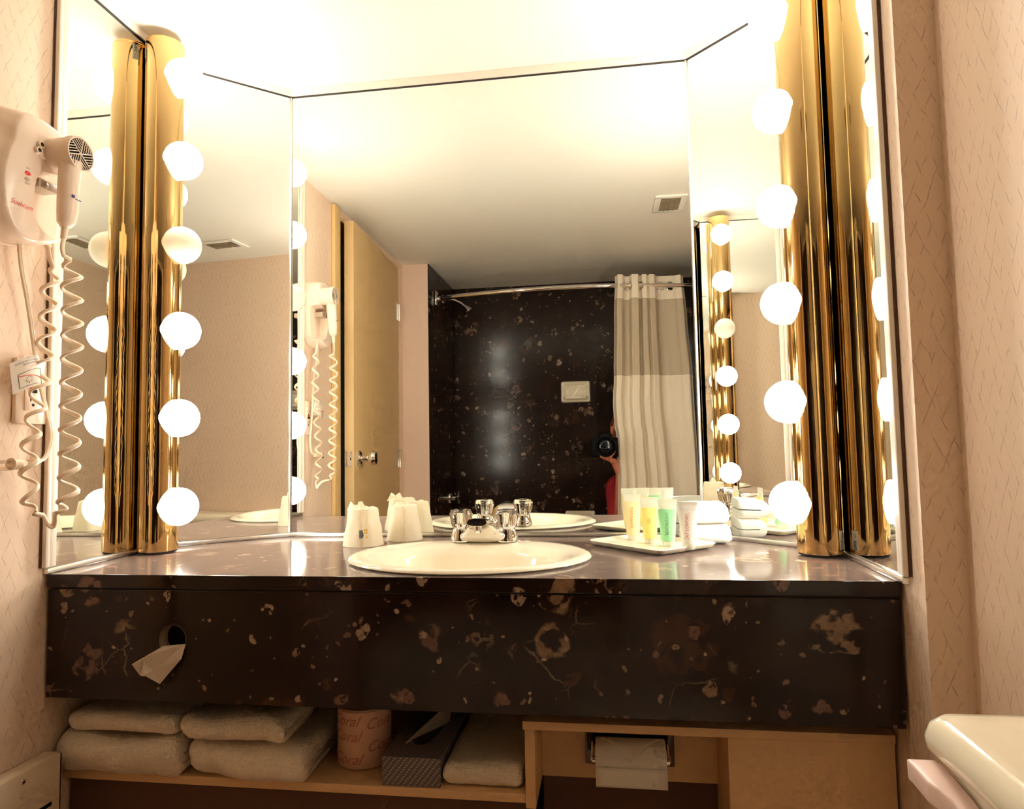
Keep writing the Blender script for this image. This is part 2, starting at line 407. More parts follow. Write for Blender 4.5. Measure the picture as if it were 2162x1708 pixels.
k0 = h0+dv*(L-0.06); k0.z = CZ-0.028
make('door_knob', lathe(B(), [(0.030,0.0),(0.030,0.004),(0.024,0.010),(0.012,0.013),(0.011,0.030),(0.020,0.036),(0.027,0.046),(0.028,0.056),(0.023,0.066),(0.012,0.070),(0,0.0705)], k0, nv), 'chrome', dr)
for zz in (CZ+0.657, CZ-0.038):
    hb = make('hinge', cyl(B(), h0+nv*0.006+Vector((0,0,zz-0.055)), h0+nv*0.006+Vector((0,0,zz+0.031)), 0.0065, n=12), 'chrome', dr)
    bm = B(); slab(bm, h0+nv*0.0012, h0+nv*0.0012+dv*0.03, 0.0011, zz-0.04, zz+0.04); make('hinge_leaf', bm, 'chrome', hb)
bm = B(); box(bm, XL-0.004, XL+0.012, DY1, DY1+0.052, 0, DTOP+0.03); make('door_casing', bevel(bm, 0.003), 'casing', dr)
bm = B(); box(bm, XL-0.11, XL-0.004, DY1-0.016, DY1, 0, DTOP); make('door_jamb', bm, 'casing', dr)
bm = B(); box(bm, XL-0.11, XL-0.003, DY0, DY1, DTOP-0.004, DTOP+0.010); make('door_head', bm, 'casing', dr)

# ------------------------------------------------------------------ mirrors
def mirror_panel(name, a, b, label, front=False, ysort=None):
    """a, b: plan points left to right as seen from the room; glass faces the room"""
    a, b = Vector((*a, 0)), Vector((*b, 0)); t = (b-a).normalized(); n = Vector((t.y, -t.x, 0))
    th_ = thing(name, ((a+b)/2).to_tuple()[:2]+(ZC,), label, 'mirror', 'vanity alcove mirrors')
    def strip(o0, o1, z0, z1, e0=0.0, e1=0.0):
        bm = B(); p, q = a+t*e0, b-t*e1
        pts = [p-n*o0, q-n*o0, q+n*o1, p+n*o1]
        return loft(bm, [[(v.x, v.y, z0) for v in pts], [(v.x, v.y, z1) for v in pts]])
    make('glass', strip(0.005, 0.0, ZC+0.010, MTOP, 0.0004, 0.0004), 'mirror', th_, smooth=False)
    make('top_trim', strip(0.005, 0.006, MTOP+0.0015, CEIL-0.0005, 0.0005, 0.0005), 'trimwhite', th_)
    make('top_shadow_gap', strip(0.004, 0.003, MTOP-0.0002, MTOP+0.0015, 0.001, 0.001), 'gap', th_)
    make('bottom_channel', bevel(strip(0.005, 0.006, ZC+0.0005, ZC+0.0095, 0.0005, 0.0005), 0.001), 'alu', th_)
    return th_, t, n
mc, t, n = mirror_panel('wall_mirror', (BL, D), (BR, D), 'wide centre mirror behind the sink')
mirror_panel('wall_mirror', (XL, YPL), (BL, D), 'narrow angled mirror between the centre mirror and left light tube')
mirror_panel('wall_mirror', (BR, D), (XR, YPR), 'narrow angled mirror between the centre mirror and right light tube')
ml, t, n = mirror_panel('wall_mirror', (XL, 1.048), (XL, YPL), 'side mirror on the left wall beside the hair dryer cord')
mr, t, n = mirror_panel('wall_mirror', (XR, YPR), (XR, 1.030), 'side mirror on the right wall behind the right light tube')
for parent, X, sg, y0 in ((ml, XL, 1, 1.040), (mr, XR, -1, 1.022)):
    bm = B(); x0, x1 = sorted((X-sg*0.003, X+sg*0.008)); box(bm, x0, x1, y0, y0+0.010, ZC+0.012, CEIL-0.0005); bevel(bm, 0.002); make('edge_trim', bm, 'trimwhite', parent)
    bm = B(); x0, x1 = sorted((X+sg*0.0003, X+sg*0.0055)); box(bm, x0, x1, y0+0.011, y0+0.026, ZC+0.012, CEIL-0.021); bevel(bm, 0.0015); make('edge_channel', bm, 'trimwhite', parent)
    bm = B(); x0, x1 = sorted((X-sg*0.003, X+sg*0.001)); box(bm, x0, x1, y0-0.0008, y0-0.0001, ZC+0.012, CEIL-0.0005); make('edge_gap', bm, 'under', parent)
# bright metal seams where the panels meet
for x, sg in ((BL, 1), (BR, -1)):
    make('corner_seam', bevel(box(B(), x-0.0022, x+0.0022, D-0.0045, D-0.0008, ZC+0.010, MTOP-0.001), 0.0006), 'alu', mc)

# ------------------------------------------------------------------ light tubes with globe bulbs
BZ0, BSP, BY, BOFF, TR = CZ+0.812, 0.184, 1.2870, 0.085, 0.0385
def light_bar(X, sg, label, dead):
    ax = X+sg*(TR+0.0012)
    root = thing('vanity_light_bar', (ax, BY, ZC), label, 'light fixture', 'brass vanity light bars')
    z0, z1 = ZC+0.006, CEIL-0.024
    n = 64; ri = TR-0.0016
    ro = lambda r, z: [(ax+r*math.cos(2*PI*i/n), BY+r*math.sin(2*PI*i/n), z) for i in range(n)]
    zs = [z0+(z1-z0)*k/1 for k in range(2)]
    bm = B()
    R = [[bm.verts.new(p) for p in r] for r in (ro(TR, z0), ro(TR, z1), ro(ri, z1), ro(ri, z0))]
    for a in range(4):
        A, Bq = R[a], R[(a+1) % 4]
        for i in range(n): bm.faces.new((A[i], A[(i+1) % n], Bq[(i+1) % n], Bq[i]))
    cover = make('brass_tube', bm, 'brass', None)
    cutters = []
    for k in range(6):
        z = BZ0-k*BSP
        cutters.append(cyl(B(), (ax, BY, z), (ax+sg*0.08, BY, z), 0.0325, n=40))
    cut(cover, cutters, 30)
    cover.data.transform(Matrix.Translation((-ax, -BY, -ZC))); cover.parent = root
    for z, nm in ((z1+0.0005, 'top_cap'), (z0-0.0035, 'foot')):
        make(nm, cyl(B(), (ax, BY, z), (ax, BY, z+0.003), TR-0.002 if nm == 'foot' else TR, n=48), 'gap' if nm == 'foot' else 'brass', root)
    for k in range(6):
        z = BZ0-k*BSP; c = Vector((X+sg*BOFF, BY, z)); d = Vector((sg, 0, 0))
        rb = 0.0392
        prof = [(rb*math.sin(a), rb*math.cos(a)) for a in [PI*i/15*0.89 for i in range(16)]][::-1]
        prof = [(0.0120, -0.058), (0.0120, -0.044)]+prof
        off = dead is not None and k == dead
        b = make('bulb', lathe(B(), prof, c, d, n=24), 'bulb_off' if off else 'bulb_on', root, ang=80)
        if off: b['label'] = 'unlit milky globe bulb'
        make('screw_base', lathe(B(), [(0.011, -0.070), (0.012, -0.060), (0.012, -0.0585)], c, d, n=20), 'chrome', b)
        make('socket', lathe(B(), [(0.019, -0.073), (0.019, -0.060), (0.016, -0.0585)], c, d, n=24), 'trimwhite', root)
    return root, ax, z0, z1
lb, axl, z0, z1 = light_bar(XL, 1, 'tall brass light tube on the left with one unlit globe bulb', 2)
rb_, axr, z0, z1 = light_bar(XR, -1, 'tall brass light tube on the right with all six globe bulbs lit', None)
def sticker(root, ax, X, sg, zc_, s1, s2, flip):
    a0 = math.radians(-90-sg*38); a1 = math.radians(-90-sg*55)
    R = TR+0.0006; hz = 0.017
    bm = B(); rings = []
    for i in range(7):
        a = a0+(a1-a0)*i/6
        rings.append([(ax+R*math.cos(a), BY+R*math.sin(a), zc_-hz), (ax+R*math.cos(a), BY+R*math.sin(a), zc_+hz)])
    loft(bm, rings, close=False, cap0=False, cap1=False)
    st = make('warning_sticker', bm, 'paper', root)
    am = (a0+a1)/2; nn = Vector((math.cos(am), math.sin(am), 0))
    up = Vector((0,0,1)).cross(nn)           # text runs vertically
    rt = Vector((0, 0, 1)) if not flip else Vector((0, 0, -1)); upv = nn.cross(rt)
    o = Vector((ax, BY, zc_))+nn*(R+0.0006)
    text('sticker_print', s1, 0.008, o-rt*0.008, rt, upv, 'blackink', st)
    text('sticker_print', s2, 0.004, o+rt*0.009+upv*0.001, rt, upv, 'greyink', st)
sticker(rb_, axr, XR, -1, ZC+0.030, 'MAX', '60 W', False)
sticker(lb, axl, XL, 1, CEIL-0.045, 'MAX', '60 W', True)

# ------------------------------------------------------------------ vanity
vt = thing('vanity_countertop', (-0.27, 1.25, ZC-0.21), 'glossy dark brown speckled marble vanity counter with deep front apron', 'countertop')
poly = [(XL+0.0005, YF), (XR-0.0005, YF), (XR-0.0005, YPR-0.001), (BR, D-0.0005), (BL, D-0.0005), (XL+0.0005, YPL-0.001)]
top = make('counter_slab', bevel(prism(B(), poly, ZC-0.0225, ZC), 0.0012), 'marble', None)
SX, SY, SA, SB = -0.259, 1.247, 0.228, 0.185
ell = lambda a, b, z, n=64, cx=SX, cy=SY: [(cx+a*math.cos(2*PI*i/n), cy+b*math.sin(2*PI*i/n), z) for i in range(n)]
cut(top, [loft(B(), [ell(SA-0.02, SB-0.02, ZC-0.08), ell(SA-0.02, SB-0.02, ZC+0.05)])], 20)
AZ0, AZ1 = CZ-0.4127, ZC-0.0265
apron = make('apron_panel', bevel(box(B(), XL+0.001, XR-0.001, YF+0.004, YF+0.024, AZ0, AZ1), 0.001), 'marble', None)
HX, HZ, HR = -0.730, CZ-0.311, 0.0265
cut(apron, [cyl(B(), (HX, YF-0.02, HZ), (HX, YF+0.06, HZ), HR, n=48)], 20)
gp = make('joint_gap', box(B(), XL+0.003, XR-0.003, YF+0.008, YF+0.024, AZ1, ZC-0.0226), 'gap', None)
for o in (top, apron, gp):
    o.data.transform(Matrix.Translation(-vt.location)); o.parent = vt
make('tissue_slot_ring', lathe(B(), [(HR-0.0002, 0.0), (HR-0.0002, 0.02), (HR-0.003, 0.02), (HR-0.003, 0.0)], (HX, YF+0.005, HZ), (0,1,0), n=40, cap0=False, cap1=False), 'plastic_grey', vt)
make('tissue_dispenser_box', box(B(), HX-0.09, HX+0.09, YF+0.026, YF+0.08, HZ-0.05, HZ+0.06), 'black', vt)
# crumpled tissue hanging out of the slot
def sheet(fn, nu, nv):
    bm = B(); V = [[bm.verts.new(fn(i/nu, j/nv)) for j in range(nv+1)] for i in range(nu+1)]
    for i in range(nu):
        for j in range(nv): bm.faces.new((V[i][j], V[i+1][j], V[i+1][j+1], V[i][j+1]))
    return bm
bm = B()
pts = {'a': (HX+0.024, 0.004, HZ-0.006), 'b': (HX-0.016, 0.003, HZ-0.010), 'c': (HX-0.056, -0.020, HZ-0.034), 'd': (HX-0.046, -0.012, HZ-0.055),
       'e': (HX-0.028, -0.028, HZ-0.048), 'f': (HX-0.012, -0.010, HZ-0.068), 'g': (HX+0.022, -0.004, HZ-0.028), 'h': (HX-0.020, -0.020, HZ-0.016), 'i': (HX-0.038, -0.016, HZ-0.026), 'j': (HX-0.020, -0.016, HZ-0.044),
       'k': (HX+0.010, 0.020, HZ-0.012), 'm': (HX-0.012, 0.020, HZ-0.014), 'n': (HX-0.042, -0.006, HZ-0.058)}
VV = {k: bm.verts.new((x, YF+y, z)) for k, (x, y, z) in pts.items()}
for f in ('ahb', 'bhi', 'bic', 'hja', 'jga', 'jfg', 'hij', 'ije', 'ied', 'icd', 'kab', 'kbm', 'jef', 'den'): bm.faces.new([VV[q] for q in f])
ts = make('hanging_tissue', bm, 'tissue', label='white tissue sticking out of the round slot in the marble apron', cat='tissue', smooth=False)
modify(ts, 'SOLIDIFY', thickness=0.0006)

# sink
sk = thing('sink_basin', (SX, SY, ZC), 'oval cream porcelain drop-in sink', 'sink')
bm = B(); rings = []
for da, dz in ((-0.022, -0.02), (-0.004, 0.0006), (0.0, 0.003), (-0.002, 0.0065), (-0.010, 0.0095), (-0.020, 0.0090), (-0.036, 0.0070), (-0.050, 0.001), (-0.062, -0.014), (-0.080, -0.055), (-0.100, -0.095), (-0.130, -0.120), (-0.155, -0.127)):
    sh = -0.018*min(1, max(0, (-da-0.02)/0.03))
    rings.append(ell(SA+da, SB+da*0.98, ZC+dz, 72, SX, SY+sh))
rings.append([(SX+0.02*math.cos(2*PI*i/72), SY-0.018+0.02*math.sin(2*PI*i/72), ZC-0.128) for i in range(72)])
make('basin', loft(bm, rings, cap0=False), 'porcelain', sk, ang=60)
make('drain', lathe(B(), [(0.021, -0.127), (0.021, -0.1255), (0.012, -0.1265), (0.010, -0.127)], (SX, SY-0.018, ZC), n=24), 'chrome', sk)
make('overflow_hole', cyl(B(), (SX-0.17, SY-0.02, ZC-0.02), (SX-0.166, SY-0.02, ZC-0.02), 0.004, n=12), 'chrome', sk)

# faucet
FX, FY, FZ = -0.259, 1.398, ZC+0.0095
fc = thing('faucet', (FX, FY, FZ), 'chrome two-handle faucet with clear faceted knobs at the sink', 'faucet')
bm = B(); rings = []
for y, wh, hh, zb in ((0.030, 0.020, 0.010, 0.0), (0.018, 0.060, 0.018, 0.0), (0.0, 0.064, 0.026, 0.0), (-0.012, 0.061, 0.034, 0.0), (-0.022, 0.050, 0.042, 0.001), (-0.030, 0.034, 0.047, 0.012), (-0.042, 0.026, 0.052, 0.026), (-0.060, 0.022, 0.054, 0.034), (-0.076, 0.020, 0.054, 0.040)):
    r = []
    N = 24
    for i in range(N):
        a = 2*PI*i/N; c_, s_ = math.cos(a), math.sin(a)
        tz = 0.5*(1+s_)
        ww = wh*(1-0.62*max(0, tz-0.15)) if y > -0.028 else wh
        r.append((FX+ww*math.copysign(abs(c_)**0.6, c_), FY+y, FZ+zb+(hh-zb)*tz))
    rings.append(r)
make('spout', loft(bm, rings), 'chrome', fc, ang=60)
bm = B(); yy = FY-0.0763
loft(bm, [[(FX+0.0112*math.copysign(abs(math.cos(2*PI*i/24))**0.6, math.cos(2*PI*i/24)), yy-k, FZ+0.0478+0.0034*math.sin(2*PI*i/24)) for i in range(24)] for k in (0.0, 0.0004)])
make('spout_mouth', bm, 'black', fc)
make('aerator', cyl(B(), (FX, FY-0.064, FZ+0.026), (FX, FY-0.064, FZ+0.042), 0.0085, n=20), 'chrome', fc)
for sg in (-1, 1):
    hx_ = FX+sg*0.049
    st = make('handle_stem', lathe(B(), [(0.0235, 0.0), (0.0235, 0.004), (0.021, 0.012), (0.0185, 0.020), (0.0175, 0.026), (0.012, 0.0265), (0.010, 0.032)], (hx_, FY+0.004, FZ), n=28), 'chrome', fc)
    kb = make('clear_knob', lathe(B(), [(0.017, 0.0270), (0.0205, 0.032), (0.0245, 0.050), (0.0255, 0.056), (0.0215, 0.064), (0.0195, 0.0655)], (hx_, FY+0.004, FZ), n=12), 'crystal', fc, smooth=False)
    make('knob_core', lathe(B(), [(0.007, 0.0275), (0.006, 0.050), (0.008, 0.054), (0.008, 0.0575)], (hx_, FY+0.004, FZ), n=16), 'chrome', kb)

# wrapped cups, upside down
def cup(cx, cy, r0, r1, h, seed, label, tuft):
    root = thing('wrapped_cup', (cx, cy, ZC), label, 'cup', 'paper-wrapped cups by the sink')
    rings = []; n = 40; rnd = random.Random(seed)
    for k in range(15):
        f = k/14; r = r0+(r1-r0)*f
        ring = []
        for i in range(n):
            a = 2*PI*i/n
            nz = noise.noise(Vector((math.cos(a)*2.2+seed, math.sin(a)*2.2, f*3.0)))
            rr = r*(1+0.07*nz*(0.25+f))+0.0008*math.sin(9*a+3*f+seed)
            ring.append((cx+rr*math.cos(a), cy+rr*math.sin(a), ZC+0.0008+h*f+0.004*f*nz))
        rings.append(ring)
    last = rings[-1]
    rings.append([(cx+(x-cx)*0.86, cy+(y-cy)*0.86, z+0.002) for x, y, z in last]); rings.append([(cx+(x-cx)*0.4, cy+(y-cy)*0.4, z+0.001) for x, y, z in last])
    make('cup_wrapper', loft(B(), rings), 'cup', root, ang=50)
    def tw(u, v):
        a = 2*PI*u
        rr = (0.020+0.004*math.sin(3*a))*(1-0.45*v)
        return (cx+tuft[0]+rr*math.cos(a)*1.0+0.002*math.sin(5*a), cy+tuft[1]+rr*math.sin(a)*0.6, ZC+h-0.004+tuft[2]*v+0.004*v*math.sin(2*a+seed))
    make('twisted_wrap_end', sheet(tw, 20, 5), 'cup', root)
    # overlapping seam of the wrapper
    def seam(u, v):
        a = -PI/2+0.35+0.10*(u-0.5)*(1+v)+0.05*math.sin(6*v)
        r = (r0+(r1-r0)*v)*(1.05+0.02*math.sin(7*v+u))
        return (cx+r*math.cos(a), cy+r*math.sin(a), ZC+0.004+h*0.9*v)
    make('wrap_seam', sheet(seam, 3, 12), 'cup', root)
    return root
c1 = cup(-0.524, 1.402, 0.0435, 0.031, 0.078, 1.3, 'paper-wrapped upturned cup with a small printed crest nearest the sink edge', (-0.018, 0.0, 0.016))
c2 = cup(-0.459, 1.488, 0.0405, 0.028, 0.076, 5.1, 'paper-wrapped upturned cup with a front seam between crested cup and faucet', (-0.014, 0.004, 0.010))
def cupmap(cx, cy, a0, r0, r1, h):
    def fn(x, y):
        f = (y+0.032)/h; r = (r0+(r1-r0)*f)*1.055; a = a0+x/r
        return Vector((cx+r*math.cos(a), cy+r*math.sin(a), ZC+0.032+y))
    return fn
fn = cupmap(-0.524, 1.402, -PI/2+0.38, 0.0435, 0.031, 0.078)
def patch(name, x0, x1, y0, y1, mat, par):
    make(name, sheet(lambda u, v: fn(x0+(x1-x0)*u, y0+(y1-y0)*v), 4, 4), mat, par)
M['amberink'] = plain('amber_ink', srgb(240, 190, 70), 0.6)
patch('crest_print', -0.010, -0.002, -0.012, 0.004, 'greyink', c1)
for y in (-0.012, -0.003, 0.0025): patch('crest_stripe', 0.0, 0.007, y, y+0.0036, 'amberink', c1)
text('crest_letter', 'S', 0.011, (0,0,0), (1,0,0), (0,0,1), 'blackink', c1, fn=lambda x, y: fn(x-0.002, y-0.005)+Vector((0.0, -0.0008, 0)))

# tray with toiletry tubes
TZ = ZC
tc = Vector((0.085, 1.385, 0)); tu = Vector((0.68, -0.733, 0)).normalized(); tv = Vector((-tu.y, tu.x, 0))
def tp(a, b, z): q = tc+tu*a+tv*b; return (q.x, q.y, z)
def rrect(ha, hb, r, z, n=6):
    out = []
    for ca, cb, s in ((ha-r, hb-r, 0), (-(ha-r), hb-r, 1), (-(ha-r), -(hb-r), 2), (ha-r, -(hb-r), 3)):
        for k in range(n+1):
            a = PI/2*s+PI/2*k/n; out.append(tp(ca+r*math.cos(a), cb+r*math.sin(a), z))
    return out
tr = thing('amenity_tray', (tc.x, tc.y, TZ), 'cream ceramic tray holding the toiletry tubes', 'tray')
make('tray_dish', loft(B(), [rrect(0.088, 0.070, 0.010, TZ+0.0005), rrect(0.097, 0.078, 0.012, TZ+0.004), rrect(0.101, 0.082, 0.013, TZ+0.011), rrect(0.099, 0.080, 0.012, TZ+0.0125), rrect(0.090, 0.071, 0.010, TZ+0.007), rrect(0.084, 0.066, 0.008, TZ+0.0062)]), 'porcelain', tr, ang=50)
def toiletry(px, py, zt, rot, mat_low, mat_up, words, ink, label, fill=0.72, wide=0.0185):
    z0 = TZ+0.0066; h = zt-z0; capd = 0.011
    root = thing('toiletry_tube', (px, py, z0), label, 'toiletry tube', 'toiletry tubes on the tray')
    cr, sr = math.cos(rot), math.sin(rot)
    def ring(f):
        z = z0+capd+(h-capd)*f
        e = max(0.0, min(1.0, f/0.93)); a = 0.0135+(wide-0.0135)*e; b = 0.0125*(1-e**1.4)+0.0009
        out = []
        for i in range(24):
            q = 2*PI*i/24; x, y = a*math.cos(q), b*math.sin(q)
            out.append((px+x*cr-y*sr, py+x*sr+y*cr, z))
        return out
    nlo = 9
    make('filled_body', loft(B(), [ring(fill*k/nlo) for k in range(nlo+1)]), mat_low, root, ang=60)
    make('crimped_top', loft(B(), [ring(fill+0.004+(1-fill-0.004)*k/6) for k in range(7)]), mat_up, root, ang=60)
    make('cap', lathe(B(), [(0.0105, 0.0), (0.0115, 0.002), (0.0118, capd-0.0006)], (px, py, z0), n=24), 't_clear', root)
    def fn(x, y, dep=0.0):
        f = (x+0.5*(h-capd))/(h-capd); e = max(0.0, min(1.0, f/0.93)); a = 0.0135+(wide-0.0135)*e; b = 0.0125*(1-e**1.4)+0.0009
        yy = -b*math.sqrt(max(0.0, 1-(y/a)**2))-0.0007
        return Vector((px+(-y)*cr-yy*sr, py+(-y)*sr+yy*cr, z0+capd+(h-capd)*f))
    if words:
        text('printed_name', words, 0.0085, (0,0,0), (1,0,0), (0,0,1), ink, root, fn=lambda x, y: fn(x-0.006, y+0.001), sx=0.78)
        text('printed_mark', '.', 0.014, (0,0,0), (1,0,0), (0,0,1), ink, root, fn=lambda x, y: fn(x-0.028, y+0.009))
    return root
toiletry(0.052, 1.438, CZ-0.101, -0.12, 't_cream', 't_clear', 'SHAMPOOING', 'orangeink', 'pale cream toiletry tube with orange lettering, leftmost on the tray', 0.82)
toiletry(0.084, 1.388, CZ-0.1035, -0.10, 't_yellow', 't_clear', 'GEL', 'orangeink', 'clear yellow toiletry tube with orange lettering', 0.74)
toiletry(0.116, 1.350, CZ-0.106, -0.08, 't_green', 't_clear', 'REVITALISANT', 'greyink', 'mint green toiletry tube with grey lettering', 0.76)
toiletry(0.151, 1.315, CZ-0.108, -0.20, 't_white', 't_white', 'LAIT CORPOREL', 'redink', 'white toiletry tube with red lettering, rightmost on the tray', 0.80)

# folded cloth: a sheet wound into a flat stack of layers, its front fold towards the room
def folded(name, x0, x1, y0, y1, z0, z1, layers, mat, label, cat, group, seed=0, amp=0.004, sag=0.0, nx=26, rx=0.012, cap_=0.5):
    H = z1-z0; t = H/layers
    path = []                                 # centre line in (y, z): bottom back -> front, up -> back ...
    nseg = 14
    def arc(yc, zc_, r, a0, a1, k=8): return [(yc+r*math.cos(a0+(a1-a0)*i/k), zc_+r*math.sin(a0+(a1-a0)*i/k)) for i in range(k+1)]
    bm = B()
    def wrap(ro, back, inner):
        """closed D-shaped outline with outer radius ro about the mid height; inner hole size inner"""
        zc_ = (z0+z1)/2; yc = y0+H/2
        out = [(back, zc_-ro)]+[(yc+(y0+H/2-back)*0, zc_-ro)]
        pts = [(back+(yc-back)*i/10, zc_-ro) for i in range(10)]+arc(yc, zc_, ro, -PI/2, -3*PI/2, 12)+[(yc+(back-yc)*i/10, zc_+ro) for i in range(1, 11)]
        ins = [(back, zc_+inner)]+[(back+(yc-back)*i/10, zc_+inner) for i in range(1, 10)]+arc(yc, zc_, inner, PI/2, 3*PI/2, 12)+[(yc+(back-yc)*i/10, zc_-inner) for i in range(1, 11)]
        prof = pts+ins
        rings = []
        for k in range(nx+1):
            f = k/nx; x = x0+(x1-x0)*f
            e = min(f, 1-f)*(x1-x0); sh = 1-max(0, 1-e/rx)**2*0.30 if e < rx else 1.0
            ring = []
            for y, z in prof:
                nz = noise.noise(Vector((x*9+seed, y*11, z*16+seed)))*amp + noise.noise(Vector((x*40+seed, y*40, z*40)))*amp*0.30
                zz = zc_+(z-zc_)*sh+nz*(0.7 if z > z0+0.004 else 0.15)-sag*math.sin(PI*f)*(z-z0)/H
                yy = y+(1-sh)*(yc-y)*0.5+nz*0.9
                ring.append((x+noise.noise(Vector((seed, y*14, z*20)))*amp*0.8, yy, max(zz, z0+0.0004)))
            rings.append(ring)
        loft(bm, rings)
    ro = H/2
    k = 0
    while ro > t*0.4:
        wrap(ro, y1, max(ro-t*0.93, 0.0006)); ro -= t*1.0; k += 1
    return make(name, bm, mat, None, label, cat, group, ang=70)
cz = ZC+0.0008
folded('washcloth', 0.150, 0.247, 1.408, 1.470, cz, cz+0.040, 2, 'cloth', 'lower folded white washcloth behind the toiletry tray', 'washcloth', 'washcloths by the tray', 3, 0.005)
folded('washcloth', 0.146, 0.243, 1.404, 1.468, cz+0.0412, cz+0.083, 2, 'cloth', 'upper folded white washcloth behind the toiletry tray', 'washcloth', 'washcloths by the tray', 9, 0.006)

# ------------------------------------------------------------------ shelf unit below the counter
SZ = CZ-0.553; SYF = 1.100
sh = thing('under_counter_shelf', (-0.27, 1.3, 0.0), 'tan laminate shelf unit under the counter with a closed right end', 'shelf')
make('shelf_board', bevel(box(B(), XL, -0.1421, SYF, D, SZ-0.0145, SZ), 0.0008), 'tan', sh)
make('divider_panel', bevel(box(B(), -0.142, -0.1255, SYF-0.001, D, SZ-0.022, CZ-0.4525), 0.0008), 'tan', sh)
make('top_rail', bevel(box(B(), -0.145, XR-0.001, SYF-0.002, D, CZ-0.4522, CZ-0.4390), 0.0008), 'tan', sh)
make('holder_back_panel', box(B(), -0.1253, 0.1748, 1.212, 1.226, CZ-0.576, CZ-0.4524), 'tan', sh)
make('closed_front_panel', bevel(box(B(), 0.175, XR-0.001, SYF+0.002, SYF+0.018, 0.06, CZ-0.4535), 0.0008), 'tan', sh)
make('closed_side_panel', box(B(), 0.175, 0.191, SYF+0.018, D, 0.06, CZ-0.4535), 'tan', sh)
M['kick'] = plain('dark_kick_board', srgb(92, 62, 44), 0.7, var=0.12)
make('dark_kick_board', box(B(), XL, -0.1421, SYF+0.016, SYF+0.028, 0.0, SZ-0.0147), 'kick', sh)
make('dark_kick_board', box(B(), -0.1255, 0.1748, 1.226, 1.238, 0.0, CZ-0.4524), 'kick', sh)
make('plinth', box(B(), 0.175, XR-0.001, SYF+0.01, SYF+0.025, 0.0, 0.06), 'dark', sh)

G = 'white towels on the shelf'
folded('folded_towel', -0.963, -0.737, 1.068, 1.36, SZ+0.0006, SZ+0.072, 4, 'towel', 'plump lower folded towel in the left stack on the shelf', 'towel', G, 11, 0.012, 0.006)
folded('folded_towel', -0.945, -0.742, 1.080, 1.34, SZ+0.0722, SZ+0.108, 3, 'towel', 'thin upper folded towel in the left stack on the shelf', 'towel', G, 17, 0.008, 0.004)
folded('folded_towel', -0.722, -0.512, 1.082, 1.36, SZ+0.0006, SZ+0.062, 4, 'towel', 'lower folded towel in the middle stack beside the wrapped roll', 'towel', G, 23, 0.013, 0.004)
folded('folded_towel', -0.733, -0.548, 1.076, 1.35, SZ+0.0665, SZ+0.106, 3, 'towel', 'rumpled upper folded towel in the middle stack', 'towel', G, 31, 0.015, 0.003)
folded('folded_towel', -0.277, -0.1475, 1.104, 1.36, SZ+0.0006, SZ+0.040, 3, 'towel', 'small folded towel between the tissue box and the divider', 'towel', G, 41, 0.005)

# paper-wrapped spare roll
RX, RY, RR = -0.444, 1.190, 0.0475
rl = thing('wrapped_toilet_roll', (RX, RY, SZ), 'spare toilet roll in pink paper printed with red script', 'toilet roll')
make('printed_wrapper', lathe(B(), [(RR-0.008, 0.0005), (RR-0.002, 0.003), (RR, 0.008), (RR, 0.098), (RR-0.003, 0.1015), (RR-0.028, 0.102), (RR-0.030, 0.098)], (RX, RY, SZ), n=48), plain('pink_wrap', srgb(226, 178, 150), 0.6, var=0.03), rl)
M['script'] = plain('script_ink', srgb(192, 116, 94), 0.6)
for dz, da in ((0.078, 0.62), (0.040, 0.66), (0.058, -0.80), (0.020, -0.76), (0.084, -0.86)):
    def fn2(x, y, dz=dz, da=da):
        a = -PI/2+0.36+da+x/(RR+0.0006); return Vector((RX+(RR+0.0007)*math.cos(a), RY+(RR+0.0007)*math.sin(a), SZ+dz+y))
    text('script_print', 'Coral', 0.026, (0,0,0), (1,0,0), (0,0,1), 'script', rl, fn=fn2, shear=0.45)

# tissue box
tb = thing('tissue_box', (-0.332, 1.20, SZ), 'grey dotted cardboard tissue box with a tissue pulled up', 'tissue box')
make('carton', bevel(box(B(), -0.382, -0.283, 1.103, 1.330, SZ+0.0004, SZ+0.047), 0.001), 'dotted', tb)
make('oval_opening', loft(B(), [[(-0.332+0.024*math.cos(2*PI*i/32), 1.215+0.066*math.sin(2*PI*i/32), SZ+0.047+k) for i in range(32)] for k in (0.0001, 0.0006)]), 'gap', tb)
def tis(u, v):
    x = -0.330+0.020*math.sin(2.6*u-1.2)+0.016*(u-0.5)+0.012*v*math.sin(3*u); y = 1.150+0.105*u+0.016*v
    z = SZ+0.046+(0.012+0.075*u**0.9*(1-0.28*u))*v
    return (x+0.020*v*v, y, z)
make('pulled_tissue', sheet(tis, 16, 10), 'tissue', tb, ang=80)

# toilet paper holder and roll
hd = thing('toilet_paper_holder', (0.026, 1.20, CZ-0.52), 'recessed dark chrome toilet paper holder on the shelf back', 'paper holder')
M['darkchrome'] = plain('dark_chrome', (0.10, 0.085, 0.07), 0.22, 0.9)
bm = B()
for x0_, x1_, za, zb_ in ((-0.049, -0.036, -0.546, -0.462), (0.089, 0.102, -0.546, -0.462), (-0.036, 0.089, -0.546, -0.532), (-0.036, 0.089, -0.474, -0.462)): box(bm, x0_, x1_, 1.200, 1.2115, CZ+za, CZ+zb_)
make('frame', bevel(bm, 0.001), 'darkchrome', hd)
make('recess_back', box(B(), -0.036, 0.089, 1.209, 1.2116, CZ-0.532, CZ-0.474), 'black', hd)
for x in (-0.034, 0.087):
    make('arm', tube(B(), [(x, 1.209, CZ-0.500), (x, 1.18, CZ-0.508), (x, 1.150, CZ-0.517)], 0.0045, 10), 'chrome', hd)
make('spindle', cyl(B(), (-0.036, 1.150, CZ-0.517), (0.089, 1.150, CZ-0.517), 0.0055, n=16), 'chrome', hd)
